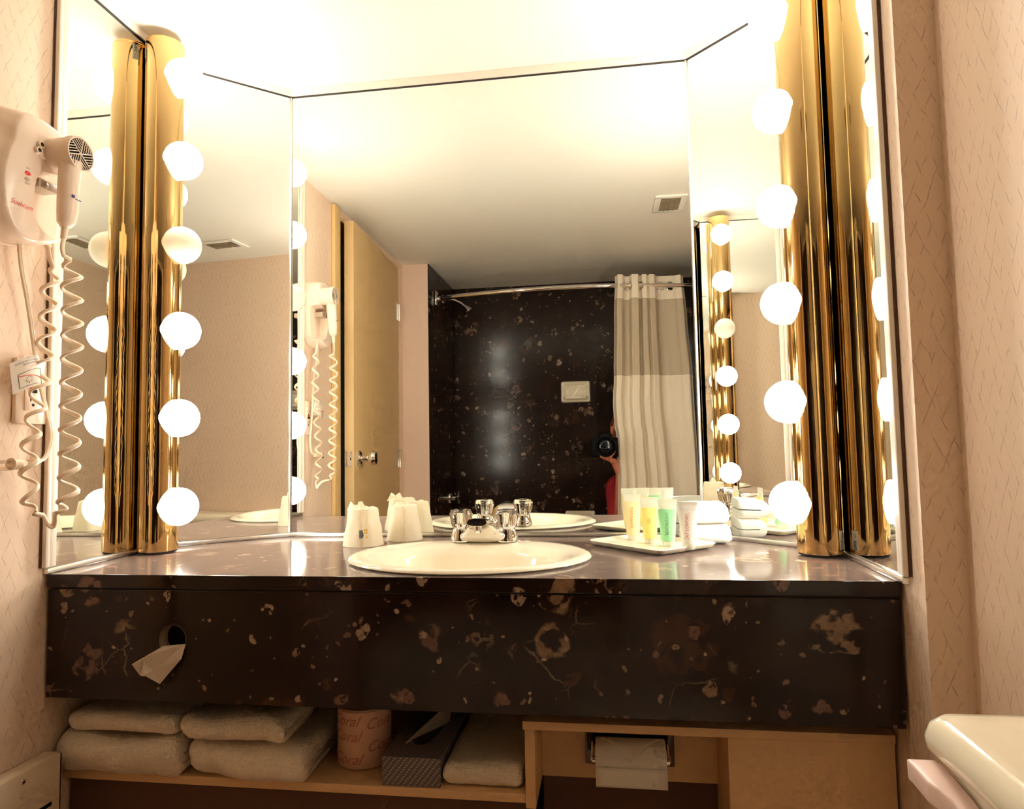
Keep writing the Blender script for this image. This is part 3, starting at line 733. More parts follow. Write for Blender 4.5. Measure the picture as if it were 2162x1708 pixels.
tpq = thing('toilet_paper_roll', (0.0265, 1.150, CZ-0.513), 'toilet paper roll with a folded pointed end on the holder', 'toilet paper')
RC = (1.150, CZ-0.5170); RO = 0.0335
bm = B(); n = 48; ring = lambda x, r: [(x, RC[0]+r*math.cos(2*PI*i/n), RC[1]+r*math.sin(2*PI*i/n)) for i in range(n)]
R = [[bm.verts.new(p) for p in q] for q in (ring(-0.030, RO), ring(0.083, RO), ring(0.083, 0.014), ring(-0.030, 0.014))]
for a in range(4):
    for i in range(n): bm.faces.new((R[a][i], R[a][(i+1) % n], R[(a+1) % 4][(i+1) % n], R[(a+1) % 4][i]))
make('paper_roll', bm, 'paper', tpq)
def flap(u, v):
    a = math.radians(70+88*v*1.0); wv = 0.0555*(1-0.98*v)
    x = 0.0265+(u-0.5)*2*wv; r = RO+0.0012+0.001*v
    return (x, RC[0]+r*math.cos(a), RC[1]+r*math.sin(a))
fl = make('folded_end', sheet(flap, 10, 10), 'paper', tpq, ang=80); modify(fl, 'SOLIDIFY', thickness=0.0012)
def hang(u, v): return (-0.030+0.113*u, RC[0]-RO-0.0014-0.0008*v, RC[1]+0.004-0.030*v)
hg = make('hanging_end', sheet(hang, 8, 6), 'paper', tpq, ang=80); modify(hg, 'SOLIDIFY', thickness=0.0008)

# heater cabinet against the left wall
ht = thing('baseboard_heater', (XL+0.02, 0.9, 0.0), 'low cream metal wall heater below the hair dryer', 'heater')
HT = CZ-0.503
make('cabinet', bevel(box(B(), XL-0.002, XL+0.030, 0.62, 1.060, 0.02, HT), 0.003), 'heater', ht)
make('screw', lathe(B(), [(0.0042, 0.0), (0.0042, 0.001), (0.003, 0.0018), (0, 0.002)], (XL+0.030, 0.985, HT-0.014), (1,0,0), n=14), 'chrome', ht)
for k in range(9):
    make('louvre_slot', box(B(), XL+0.0295, XL+0.0304, 0.70, 1.042, HT-0.080-k*0.013, HT-0.0735-k*0.013), 'black', ht)
make('end_gap', box(B(), XL-0.002, XL+0.0285, 1.0602, 1.0625, 0.02, HT-0.004), 'gap', ht)

# ------------------------------------------------------------------ hair dryer on the left wall
hdr = thing('hair_dryer', (XL, 0.96, CZ+0.35), 'ivory wall-mounted hair dryer with coiled cord on the left wall', 'hair dryer')
prof = [(0.928,0.556),(0.955,0.566),(0.995,0.563),(1.022,0.553),(1.031,0.530),(1.033,0.47),(1.031,0.40),(1.017,0.372),(0.985,0.357),(0.95,0.352),(0.922,0.361),(0.905,0.383),(0.897,0.42),(0.899,0.455),(0.906,0.485),(0.915,0.51),(0.918,0.535)]
pv = smooth_path([(a, b, 0) for a, b in prof+[prof[0]]], 4)[:-1]
cy_, cz_ = 0.97, 0.46
def dring(x, s, dy, dz): return [(x, cy_+(p.x-cy_)*s+dy*(1 if p.x < cy_ else 0.1)*min(1, abs(p.x-cy_)/0.03), CZ+cz_+(p.y-cz_)*s+dz*(1 if p.y > cz_ else -1)*min(1, abs(p.y-cz_)/0.05)) for p in pv]
base = make('wall_base', loft(B(), [dring(XL-0.003, 1.0, -0.028, 0.004), dring(XL+0.012, 1.0, -0.024, 0.004), dring(XL+0.030, 1.0, -0.010, 0.002), dring(XL+0.041, 1.0, 0.0, 0.0), dring(XL+0.046, 0.975, 0.0, 0.0), dring(XL+0.048, 0.93, 0, 0)]), 'plastic', None, ang=50)
bmc = B(); pr = smooth_path([(0.990,0.482,0),(0.966,0.475,0),(0.955,0.45,0),(0.953,0.42,0),(0.955,0.395,0),(0.972,0.374,0),(1.0,0.366,0),(1.05,0.37,0),(1.06,0.42,0),(1.05,0.475,0),(1.01,0.484,0),(0.990,0.482,0)], 4)[:-1]
loft(bmc, [[(XL+0.022, 0.985+(p.x-0.985)*0.9, CZ+0.43+(p.y-0.43)*0.9) for p in pr], [(XL+0.07, p.x, CZ+p.y) for p in pr]])
cut(base, [bmc], 40); base.data.transform(Matrix.Translation(-hdr.location)); base.parent = hdr
GX, GY, GZ = -0.872, 0.998, CZ+0.514
hs = make('handset_barrel', lathe(B(), [(0.022, -0.066), (0.0275, -0.060), (0.0290, -0.030), (0.0285, -0.014), (0.0305, -0.013), (0.0305, -0.004), (0.0285, 0.0), (0.0262, -0.0005), (0.0255, -0.006)], (GX, GY, GZ), (1,0,0), n=40, cap1=False), 'plastic', hdr, ang=50)
hrings = []
for f, rx_, ry_, xo, yo in ((0, 0.018, 0.022, -0.888, 0.995), (0.2, 0.0185, 0.0205, -0.888, 0.992), (0.45, 0.018, 0.0195, -0.887, 0.989), (0.75, 0.0175, 0.0195, -0.886, 0.987), (0.92, 0.015, 0.017, -0.886, 0.985), (1.0, 0.008, 0.009, -0.886, 0.984)):
    z = CZ+0.500-0.118*f; hrings.append([(xo+rx_*0.88*math.cos(2*PI*i/28), yo+ry_*0.86*math.sin(2*PI*i/28), z) for i in range(28)])
hh = make('handset_handle', loft(B(), hrings), 'plastic', hdr, ang=60)
make('grille_shadow', cyl(B(), (GX-0.006, GY, GZ), (GX-0.0042, GY, GZ), 0.0258, n=32), M['black'], hs)
bm = B(); u, v = Vector((0,1,0)), Vector((0,0,1)); gc = Vector((GX-0.001, GY, GZ))
def bar(bm, a, b, r=0.0008): cyl(bm, gc+u*a[0]+v*a[1], gc+u*b[0]+v*b[1], r, n=6)
for k in range(6):
    a = PI*k/3+0.35; e_ = (math.cos(a), math.sin(a)); bar(bm, (0, 0), (0.026*e_[0], 0.026*e_[1]), 0.0011)
    a2 = a+PI/3; f2 = (math.cos(a2), math.sin(a2))
    for q in (0.0055, 0.0105, 0.0155, 0.0205):
        # bars parallel to the next spoke
        s0 = (e_[0]*q, e_[1]*q); dirv = f2; tmax = 0.0; 
        for st in range(60):
            tt = st*0.0005
            if math.hypot(s0[0]+dirv[0]*tt, s0[1]+dirv[1]*tt) < 0.0258: tmax = tt
        bar(bm, s0, (s0[0]+dirv[0]*tmax, s0[1]+dirv[1]*tmax))
make('intake_grille', bm, 'plastic', hs)
bx_ = XL+0.0482
text('handset_mark', 'n', 0.001, (0,0,0), (0,1,0), (0,0,1), 'blueink', hh) if False else None
make('blue_mark', box(B(), -0.8715, -0.8708, 0.980, 0.985, CZ+0.432, CZ+0.437), 'blueink', hh)
make('blue_line', box(B(), -0.8715, -0.8709, 0.986, 0.998, CZ+0.4305, CZ+0.432), 'blueink', hh)
for yz, nm, mt in (((0.941, 0.4605), 'red_button', 'red'), ((0.941, 0.450), 'white_button', 'plastic_grey')):
    bm = B(); sph(bm, (bx_-0.0005, yz[0], CZ+yz[1]), 0.0062, 16, 10, (0.32, 1.0, 0.60)); make(nm, bm, mt, hdr)
text('brand_script', 'Sunbeam', 0.0125, (bx_+0.0003, 0.931, CZ+0.405), (0,1,-0.02), (0,0,1), 'redink', hdr, shear=0.35, sx=0.9)
text('button_print', 'TEST', 0.004, (bx_+0.0003, 0.941, CZ+0.4685), (0,1,0), (0,0,1), 'greyink', hdr)
text('button_print', 'RESET', 0.004, (bx_+0.0003, 0.941, CZ+0.443), (0,1,0), (0,0,1), 'greyink', hdr)
sv = make('shaver_socket', lathe(B(), [(0.0145, -0.001), (0.0145, 0.0015), (0.013, 0.002)], (bx_, 0.972, CZ+0.512), (1,0,0), n=28), 'plastic', hdr)
for k in range(6):
    zz = CZ+0.503+k*0.0036; w_ = math.sqrt(max(0.0, 0.0125**2-(zz-CZ-0.512)**2)); make('vent_slot', box(B(), bx_+0.0019, bx_+0.0024, 0.973, 0.972+w_, zz, zz+0.0014), 'gap', sv)
for yz in ((0.9615, 0.5175), (0.957, 0.506)):
    pt = make('socket_boss', lathe(B(), [(0.0062, 0.0), (0.0058, 0.006), (0.0036, 0.0062), (0.0034, 0.004)], (bx_-0.0005, yz[0], CZ+yz[1]), (1,0,0), n=18), 'plastic', hdr)
    make('pin_hole', cyl(B(), (bx_+0.0035, yz[0], CZ+yz[1]), (bx_+0.0052, yz[0], CZ+yz[1]), 0.0034, n=14), 'gap', pt)
make('switch_clip', bevel(box(B(), XL+0.022, XL+0.050, 0.961, 1.000, CZ+0.447, CZ+0.462), 0.0015), 'plastic_grey', hdr)
make('clip_dimple', lathe(B(), [(0.006, 0.0), (0.0045, 0.0012), (0, 0.0016)], (XL+0.050, 0.975, CZ+0.4545), (1,0,0), n=18), 'plastic_grey', hdr)
# coiled cord: handset -> loop above the counter -> base
def coil(path, radius, turns, per=14, phase=0.0, fade=0.06):
    """helix around a poly path"""
    P = smooth_path(path, 10); L_ = [0.0]
    for a, b in zip(P, P[1:]): L_.append(L_[-1]+(b-a).length)
    tot = L_[-1]; out = []; N = int(turns*per); j = 0
    for i in range(N+1):
        s = tot*i/N
        while j < len(P)-2 and L_[j+1] < s: j += 1
        f = (s-L_[j])/max(1e-9, L_[j+1]-L_[j]); c_ = P[j].lerp(P[j+1], f); t_ = (P[j+1]-P[j]).normalized()
        e1 = Vector((0.25, 1, 0)); e1 = (e1-t_*e1.dot(t_)).normalized(); e2 = t_.cross(e1)
        r = radius*min(1, i/N/fade, (1-i/N)/fade) if fade else radius
        a = 2*PI*turns*i/N+phase; out.append(c_+e1*(r*math.cos(a))+e2*(r*0.75*math.sin(a)))
    return out
h1 = [(-0.886, 0.983, CZ+0.386), (-0.886, 0.980, CZ+0.362), (-0.885, 0.977, CZ+0.345), (-0.884, 0.979, CZ+0.333)]
cA = coil([(-0.882, 0.992, CZ+0.330), (-0.880, 0.996, CZ+0.22), (-0.880, 0.998, CZ+0.10), (-0.882, 1.000, CZ-0.02), (-0.884, 0.999, CZ-0.088)], 0.0150, 10.5, 16, PI*0.75, 0.03)
loop = [(-0.895, 0.990, CZ-0.092), (-0.912, 1.006, CZ-0.096), (-0.922, 1.017, CZ-0.108), (-0.928, 1.020, CZ-0.118), (-0.932, 1.013, CZ-0.112), (-0.935, 1.008, CZ-0.098)]
cB = coil([(-0.936, 0.990, CZ-0.093), (-0.938, 0.982, CZ-0.05), (-0.938, 0.981, CZ+0.02), (-0.938, 0.994, CZ+0.10), (-0.938, 1.008, CZ+0.20), (-0.936, 1.010, CZ+0.28), (-0.934, 1.012, CZ+0.325)], 0.0125, 9.5, 16, -0.6, 0.03)
h2 = [(-0.934, 1.005, CZ+0.340), (-0.935, 1.002, CZ+0.358), (-0.936, 1.000, CZ+0.372)]
def make_coil(nm, pts, r): return make(nm, tube(B(), pts, r, 8, 0.62), 'cord', hdr, ang=70)
make_coil('coiled_cord', smooth_path(h1, 4)+cA+smooth_path(loop, 5)+cB+smooth_path(h2, 4), 0.0042)
for pts, nm in ((h1[:2], 'strain_relief'), (h2[1:], 'strain_relief')): make(nm, tube(B(), pts, [0.0058, 0.0048], 10), 'cord', hdr)
pw = smooth_path([(-0.947, 0.957, CZ+0.362), (-0.950, 0.966, CZ+0.317), (-0.952, 0.985, CZ+0.249), (-0.950, 0.999, CZ+0.171), (-0.948, 1.009, CZ+0.120), (-0.946, 1.021, CZ+0.076), (-0.945, 1.030, CZ+0.036), (-0.945, 1.021, CZ+0.002), (-0.945, 1.006, CZ-0.008), (-0.944, 0.996, CZ-0.0105)], 8)
pc = make('power_cord', tube(B(), [p+Vector((0, 0.0016, 0)) for p in pw], 0.0024, 8), 'cord', hdr)
make('power_cord', tube(B(), [p-Vector((0, 0.0016, 0)) for p in pw], 0.0024, 8), 'cord', hdr)
pg = make('plug', lathe(B(), [(0.0052, -0.022), (0.0056, -0.002), (0.0078, 0.004), (0.0095, 0.016), (0.0090, 0.022), (0.0100, 0.0225), (0.0100, 0.0262), (0.008, 0.0268)], (-0.944, 0.978, CZ-0.011), (0,-1,0.02), n=18), 'cord', hdr)
for k in range(4): make('plug_rib', torus(B(), (-0.944, 0.981+k*0.0048, CZ-0.0108), (0,1,0), 0.0054, 0.0011, 16, 6), 'cord', pg)
for dz in (-0.0055, 0.0055): make('prong', box(B(), -0.9445, -0.9433, 0.930, 0.952, CZ-0.0125+dz-0.0028, CZ-0.0125+dz+0.0028), 'chrome', pg)
# warning tag on the cord
def tagfn(u, v, o=0.0):
    # u 0..1 towards the room (-Y), v 0..1 downwards
    y = 1.000-0.060*u+0.008*v; z = CZ+0.170-0.050*v-0.020*u-0.012*math.sin(PI*u)*0+0.006*math.sin(PI*u); x = -0.944+0.012*math.sin(PI*u*0.9)+o
    return Vector((x, y, z))
tg = make('warning_tag', sheet(lambda u, v: tagfn(u, v), 12, 6), 'paper', hdr, ang=80)
def tagtxt(s, size, uo, vo, mat, sx=1.0):
    # printed upside down as the tag hangs
    text('tag_print', s, size, (0,0,0), (1,0,0), (0,0,1), mat, tg, fn=lambda x, y: tagfn(uo+x/0.062, vo+y/0.050, 0.0006), sx=sx)
tagtxt('WARN CHILDREN OF THE RISK OF DEATH', 0.0042, 0.50, 0.12, 'blackink', 0.62)
tagtxt('BY ELECTRIC SHOCK', 0.0042, 0.42, 0.03, 'blackink', 0.62)
tagtxt('DO NOT REMOVE THIS TAG', 0.0042, 0.46, 0.21, 'blackink', 0.62)
tagtxt('UNPLUG IT', 0.0045, 0.40, 0.32, 'redink', 0.7)
bm = B(); tube(bm, [tagfn(0.06+0.80*k/10, 0.74-0.22*k/10, 0.0008) for k in range(11)], 0.0007, 6); make('tag_red_line', bm, 'redink', tg)
bm = B()
for a, b in (((0.06, 0.42), (0.06, 0.92)), ((0.06, 0.92), (0.86, 0.90)), ((0.86, 0.90), (0.86, 0.46)), ((0.86, 0.46), (0.06, 0.42))): tube(bm, [tagfn(a[0]+(b[0]-a[0])*k/6, a[1]+(b[1]-a[1])*k/6, 0.0006) for k in range(7)], 0.00035, 5)
for k in range(9):
    a = 2*PI*k/9; tube(bm, [tagfn(0.60+0.06*math.cos(a), 0.72+0.07*math.sin(a), 0.0006), tagfn(0.60+0.11*math.cos(a), 0.72+0.12*math.sin(a), 0.0006)], 0.0003, 5)
make('tag_outline', bm, 'blackink', tg)

# wall outlet behind the tag
ol = thing('wall_outlet', (XL, 1.0, CZ+0.11), 'ivory wall outlet half hidden behind the warning tag', 'outlet')
make('cover_plate', bevel(box(B(), XL-0.0038, XL+0.004, 0.976, 1.0375, CZ+0.056, CZ+0.166), 0.002), 'plastic', ol)
make('outlet_insert', bevel(box(B(), XL+0.0035, XL+0.0058, 0.992, 1.024, CZ+0.078, CZ+0.146), 0.001), 'plastic', ol)
for zc_ in (0.094, 0.130):
    for yy, hh_ in ((1.0035, 0.0065), (1.0135, 0.0055)): make('slot', box(B(), XL+0.0056, XL+0.0062, yy-0.001, yy+0.001, CZ+zc_, CZ+zc_+hh_), 'black', ol)
    make('ground_hole', cyl(B(), (XL+0.0056, 1.0085, CZ+zc_-0.006), (XL+0.0062, 1.0085, CZ+zc_-0.006), 0.0026, n=12), 'black', ol)
make('test_button', box(B(), XL+0.0056, XL+0.0072, 1.001, 1.015, CZ+0.1085, CZ+0.1145), 'black', ol)
make('reset_button', box(B(), XL+0.0056, XL+0.0072, 1.001, 1.015, CZ+0.1155, CZ+0.1205), 'red', ol)

# ------------------------------------------------------------------ toilet in the right foreground
to = thing('toilet', (0.33, 0.50, 0.0), 'cream toilet with rounded tank lid in the right foreground', 'toilet')
TY0, TY1, TX0, TX1, LZ = 0.275, 0.735, 0.300, XW-0.004, CZ-0.264
def rbox(x0, x1, y0, y1, r, z, n=6):
    out = []
    for cx, cy, s in ((x1-r, y1-r, 0), (x0+r, y1-r, 1), (x0+r, y0+r, 2), (x1-r, y0+r, 3)):
        for k in range(n+1):
            a = PI/2*s+PI/2*k/n; out.append((cx+r*math.cos(a), cy+r*math.sin(a), z))
    return out
def rb(d, r, z): return rbox(TX0+d, TX1, TY0+d, TY1-d, r, z)
make('tank_lid', loft(B(), [rb(0.006, 0.018, LZ-0.036), rb(0.0, 0.022, LZ-0.032), rb(-0.001, 0.024, LZ-0.022), rb(0.003, 0.022, LZ-0.010), rb(0.010, 0.020, LZ-0.003), rb(0.022, 0.018, LZ-0.0005), rb(0.045, 0.014, LZ+0.001)]), 'porcelain', to, ang=70)
make('tank', loft(B(), [rb(0.030, 0.03, 0.36), rb(0.016, 0.03, 0.42), rb(0.012, 0.028, LZ-0.0365)]), 'porcelain', to, ang=70)
lvx = TX0+0.012
bm = B()
lr = []
for y, xa, xb, zt in ((0.714, 0.2800, 0.306, -0.3065), (0.700, 0.2795, 0.307, -0.3055), (0.672, 0.2800, 0.307, -0.3080), (0.662, 0.2850, 0.308, -0.3100), (0.650, 0.2905, 0.309, -0.3130), (0.625, 0.2930, 0.309, -0.3200), (0.560, 0.2940, 0.308, -0.3400)):
    lr.append([(xa, y, CZ+zt-0.019), (xb, y, CZ+zt-0.019), (xb, y, CZ+zt), (xa, y, CZ+zt)])
loft(bm, lr); bevel(bm, 0.002, 2, 25)
lvr = make('flush_lever', bm, 'lever', to, ang=50)
make('lever_hub', lathe(B(), [(0.014, 0.0), (0.014, 0.008), (0.009, 0.012), (0.007, 0.024)], (lvx+0.002, 0.570, CZ-0.348), (-1,0,0), n=20), 'lever', lvr)
ebx = lambda cx, a, b, z, n=40: [(cx+a*math.cos(2*PI*i/n), 0.505+b*math.sin(2*PI*i/n), z) for i in range(n)]
make('bowl', loft(B(), [ebx(0.17, 0.14, 0.10, 0.0), ebx(0.17, 0.12, 0.09, 0.10), ebx(0.13, 0.17, 0.13, 0.24), ebx(0.10, 0.21, 0.165, 0.355), ebx(0.10, 0.215, 0.17, 0.365), ebx(0.10, 0.16, 0.12, 0.362), ebx(0.11, 0.10, 0.07, 0.25)]), 'porcelain', to, ang=70)
make('seat_lid', loft(B(), [ebx(0.10, 0.215, 0.172, 0.367), ebx(0.10, 0.22, 0.178, 0.376), ebx(0.10, 0.215, 0.172, 0.39), ebx(0.10, 0.15, 0.12, 0.395)]), 'porcelain', to, ang=70)

# ------------------------------------------------------------------ ceiling vent
vn = thing('ceiling_vent', (0.262, 0.545, CEIL), 'small square metal ventilation grille in the ceiling', 'vent')
vx0, vx1, vy0, vy1 = 0.205, 0.322, 0.465, 0.645
bm = B()
for a in ((vx0, vx1, vy0, vy0+0.022), (vx0, vx1, vy1-0.022, vy1), (vx0, vx0+0.022, vy0+0.022, vy1-0.022), (vx1-0.022, vx1, vy0+0.022, vy1-0.022)): box(bm, *a, CEIL-0.006, CEIL-0.0003)
make('frame', bevel(bm, 0.001), 'ceiling', vn)
make('dark_duct', box(B(), vx0+0.022, vx1-0.022, vy0+0.022, vy1-0.022, CEIL-0.0015, CEIL-0.0004), 'gap', vn)
M['ventgrey'] = plain('vent_grey', srgb(150, 132, 108), 0.5)
for k in range(11):
    y = vy0+0.028+k*0.0124; make('slat', box(B(), vx0+0.022, vx1-0.022, y, y+0.0055, CEIL-0.005, CEIL-0.0016), 'ventgrey', vn)
for k in range(3): make('cross_bar', box(B(), vx0+0.038+k*0.018, vx0+0.041+k*0.018, vy0+0.022, vy1-0.022, CEIL-0.0057, CEIL-0.0051), 'ventgrey', vn)

# ------------------------------------------------------------------ tub alcove
tbq = thing('bathtub', (-0.18, -0.34, 0), 'cream bathtub in the dark marble alcove', 'bathtub')
tx0, tx1, ty0, ty1, tz = XT+0.002, XW-0.002, YB+0.002, -0.105, 0.335
bm = B(); rings = [rbox(tx0, tx1, ty0, ty1, 0.012, 0.0), rbox(tx0, tx1, ty0, ty1, 0.012, tz-0.01), rbox(tx0+0.004, tx1-0.004, ty0+0.004, ty1-0.004, 0.014, tz), rbox(tx0+0.05, tx1-0.05, ty0+0.035, ty1-0.04, 0.06, tz), rbox(tx0+0.06, tx1-0.06, ty0+0.04, ty1-0.046, 0.07, tz-0.02), rbox(tx0+0.10, tx1-0.10, ty0+0.055, ty1-0.06, 0.09, 0.06)]
make('tub_shell', loft(bm, rings), 'porcelain', tbq, ang=50)
def ycurve(x):
    f = (x-XT)/(XW-XT); return -0.20+0.115*math.sin(PI*min(1, max(0, f)))**0.8
ROD = CZ+0.765
rd = thing('shower_rod', (-0.18, -0.12, ROD), 'bowed chrome shower curtain rod across the tub alcove', 'curtain rod')
make('rod', tube(B(), [(XT+(XW-XT)*k/40, ycurve(XT+(XW-XT)*k/40), ROD) for k in range(41)], 0.0115, 14), 'chrome', rd)
for x, sg in ((XT, 1), (XW, -1)):
    bm = B(); x0, x1 = sorted((x+sg*0.0003, x+sg*0.012)); box(bm, x0, x1, -0.232, -0.168, ROD-0.036, ROD+0.036); bevel(bm, 0.003); make('wall_flange', bm, 'chrome', rd)
# curtain
cu = thing('shower_curtain', (0.24, -0.10, 0.15), 'cream shower curtain with a sheer upper band bunched on the rod', 'curtain')
def interp(tab, z):
    if z >= tab[0][0]: return tab[0][1]
    for (za, a), (zb_, b) in zip(tab, tab[1:]):
        if z >= zb_: f = (za-z)/(za-zb_); f = f*f*(3-2*f); return a+(b-a)*f
    return tab[-1][1]
LE = [(0.816, 0.066), (0.60, 0.056), (0.336, 0.048), (0.204, 0.040), (0.11, 0.044), (0.05, 0.052), (-0.05, 0.052), (-0.13, 0.056), (-0.309, 0.050), (-0.72, 0.040)]
RE = [(0.816, 0.392), (0.60, 0.405), (0.336, 0.420), (-0.237, 0.432), (-0.72, 0.440)]
FOLD = [(0.0, -0.9), (0.045, 0.9), (0.10, 0.7), (0.155, -1.0), (0.20, -0.9), (0.245, 0.9), (0.33, 0.9), (0.365, -0.7), (0.395, 0.7), (0.45, 0.8), (0.475, -0.1), (0.50, 0.8), (0.56, 0.7), (0.62, -1.0), (0.72, -0.8), (0.86, -0.2), (0.95, 0.6), (1.0, -0.5)]
def curt(s, z):
    zr = z-CZ
    ss = s+0.045*math.sin(2.2*(0.8-zr)+4*s)*min(1, max(0, (0.6-zr)))*math.sin(PI*s)
    ss = min(1, max(0, ss))
    for (a, va), (b, vb) in zip(FOLD, FOLD[1:]):
        if ss <= b: f = (ss-a)/(b-a); f = f*f*(3-2*f); fo = va+(vb-va)*f; break
    else: fo = FOLD[-1][1]
    drop = min(1.0, max(0.0, (0.75-zr)/1.3))
    fo2 = fo*(0.020-0.002*drop)+0.010*drop*math.sin(15*s+3.0*zr+0.8*math.sin(5*zr))*math.sin(PI*s)+0.005*noise.noise(Vector((s*6, zr*3.5, 2)))*drop
    xl_, xr_ = interp(LE, zr), interp(RE, zr)
    x = xl_+(xr_-xl_)*s+0.008*drop*noise.noise(Vector((s*7, zr*2.5, 9)))*math.sin(PI*s)
    return Vector((x, ycurve(0.25)-0.008+(ycurve(x)-ycurve(0.25))*(1-drop)+fo2*1.15, z))
def band(nm, za, zb_, nz, mat):
    o = make(nm, sheet(lambda u, v: curt(u, za+(zb_-za)*v), 200, nz), mat, cu, ang=180); return o
band('header', CZ+0.702, CZ+0.816, 8, 'vinyl'); band('sheer_band', CZ+0.336, CZ+0.7015, 20, 'sheer'); band('curtain_body', CZ-0.72, CZ+0.3355, 70, 'vinyl')
for s in (0.135, 0.222, 0.352, 0.382, 0.60, 0.66):
    p = curt(s, ROD); p2 = curt(s+0.004, ROD); tt = (p2-p).normalized(); nn = Vector((-tt.y, tt.x, 0))
    make('grommet', torus(B(), p, nn, 0.0185, 0.004, 24, 8), 'chrome', cu)
p = curt(0.80, ROD); make('grommet', torus(B(), p, (0.25, 1, 0), 0.020, 0.004, 24, 8), 'chrome', cu); make('grommet_hole', cyl(B(), p+Vector((0.001, 0.004, 0)), p+Vector((0.0012, 0.0048, 0)), 0.017, n=24), 'black', cu)

# shower head, valve, soap dishes
shw = thing('showerhead', (XT, -0.353, CZ+0.80), 'small chrome shower head on the tub end wall', 'shower head')
make('arm', tube(B(), smooth_path([(XT, -0.353, CZ+0.797), (XT+0.05, -0.355, CZ+0.795), (XT+0.095, -0.358, CZ+0.775), (XT+0.115, -0.36, CZ+0.757)], 6), 0.0075, 12), 'chrome', shw)
make('wall_flange', lathe(B(), [(0.024, 0.0003), (0.022, 0.006), (0.010, 0.012)], (XT, -0.353, CZ+0.797), (1,0,0), n=24), 'chrome', shw)
make('spray_head', lathe(B(), [(0.010, 0.0), (0.013, 0.010), (0.022, 0.028), (0.026, 0.038), (0.024, 0.042)], (XT+0.112, -0.36, CZ+0.760), (0.62,-0.04,-0.78), n=24), 'chrome', shw)
vl = thing('tub_valve', (XT, -0.46, CZ-0.262), 'chrome cross-handled tub valve under the shower head', 'tub valve')
make('escutcheon', lathe(B(), [(0.030, 0.0003), (0.028, 0.008), (0.014, 0.016), (0.012, 0.045)], (XT, -0.46, CZ-0.262), (1,0,0), n=28), 'chrome', vl)
make('cross_handle', tube(B(), [(XT+0.045, -0.51, CZ-0.262), (XT+0.050, -0.46, CZ-0.260), (XT+0.045, -0.41, CZ-0.262)], [0.008, 0.010, 0.008], 12), 'chrome', vl)
make('handle_post', tube(B(), [(XT+0.047, -0.46, CZ-0.290), (XT+0.047, -0.46, CZ-0.225)], [0.007, 0.006], 12), 'chrome', vl)
def soap_dish(x0, x1, z0, z1, label):
    sd = thing('soap_dish', ((x0+x1)/2, YB, (z0+z1)/2), label, 'soap dish', 'soap dishes on the tub wall')
    def rr(d, r, y, n=5):
        out = []
        for cx, cz2, s in ((x1-d-r, z1-d-r, 0), (x0+d+r, z1-d-r, 1), (x0+d+r, z0+d+r, 2), (x1-d-r, z0+d+r, 3)):
            for k in range(n+1):
                a = PI/2*s+PI/2*k/n; out.append((cx+r*math.cos(a), y, cz2+r*math.sin(a)))
        return out
    make('flange', loft(B(), [rr(0, 0.012, YB+0.0003), rr(0.001, 0.012, YB+0.010), rr(0.006, 0.010, YB+0.015), rr(0.016, 0.010, YB+0.013), rr(0.022, 0.014, YB+0.004)]), 'porcelain', sd, ang=50)
    zz = z0+0.018
    bm = B(); rings = []
    for k in range(13):
        a = PI*k/12; rings.append([(((x0+x1)/2)+(x1-x0)*0.42*math.cos(a), YB+0.012+0.045*math.sin(a)**0.7, zz+h_) for h_ in (0.0, 0.012)])
    rings = list(map(list, zip(*rings)))
    loft(bm, rings, close=True); make('tray_lip', bm, 'porcelain', sd)
soap_dish(-0.236, -0.076, CZ+0.245, CZ+0.362, 'ceramic soap dish at head height on the marble tub wall')
soap_dish(-0.228, -0.066, CZ-0.455, CZ-0.345, 'ceramic soap dish low on the marble tub wall')

# ------------------------------------------------------------------ photographer behind the curtain edge
def capsules(parts, voxel, name, mat, parent, smooth_it=4):
    bm = B()
    for a, b, r0, r1 in parts:
        a, b = Vector(a), Vector(b); d = (b-a); L_ = max(d.length, 1e-6); prof = []
        for k in range(7): q = PI/2*k/6; prof.append((r0*math.sin(q), -r0*math.cos(q)))
        for k in range(7): q = PI/2*k/6; prof.append((r1*math.cos(q), L_+r1*math.sin(q)))
        lathe(bm, prof, a, d if d.length > 1e-6 else (0,0,1), n=18)
    o = make(name, bm, mat, None, ang=180)
    modify(o, 'REMESH', mode='VOXEL', voxel_size=voxel, use_smooth_shade=True)
    modify(o, 'SMOOTH', factor=0.5, iterations=smooth_it)
    o.data.materials.clear(); o.data.materials.append(M[mat])
    o.data.polygons.foreach_set('use_smooth', [True]*len(o.data.polygons))
    o.data.transform(Matrix.Translation(-parent.location)); o.parent = parent
    return o
pe = thing('person', (0.19, -0.36, 0.062), 'person in a red T-shirt kneeling behind the shower curtain taking the photo', 'person')
HC = Vector((0.112, -0.345, 1.085))
Lsh, Lel, Lwr = (0.058, -0.310, 0.792), (0.064, -0.265, 0.580), (0.068, -0.172, 0.862)
Rsh, Rel, Rwr = (0.318, -0.350, 0.800), (0.352, -0.260, 0.640), (0.118, -0.231, 0.905)
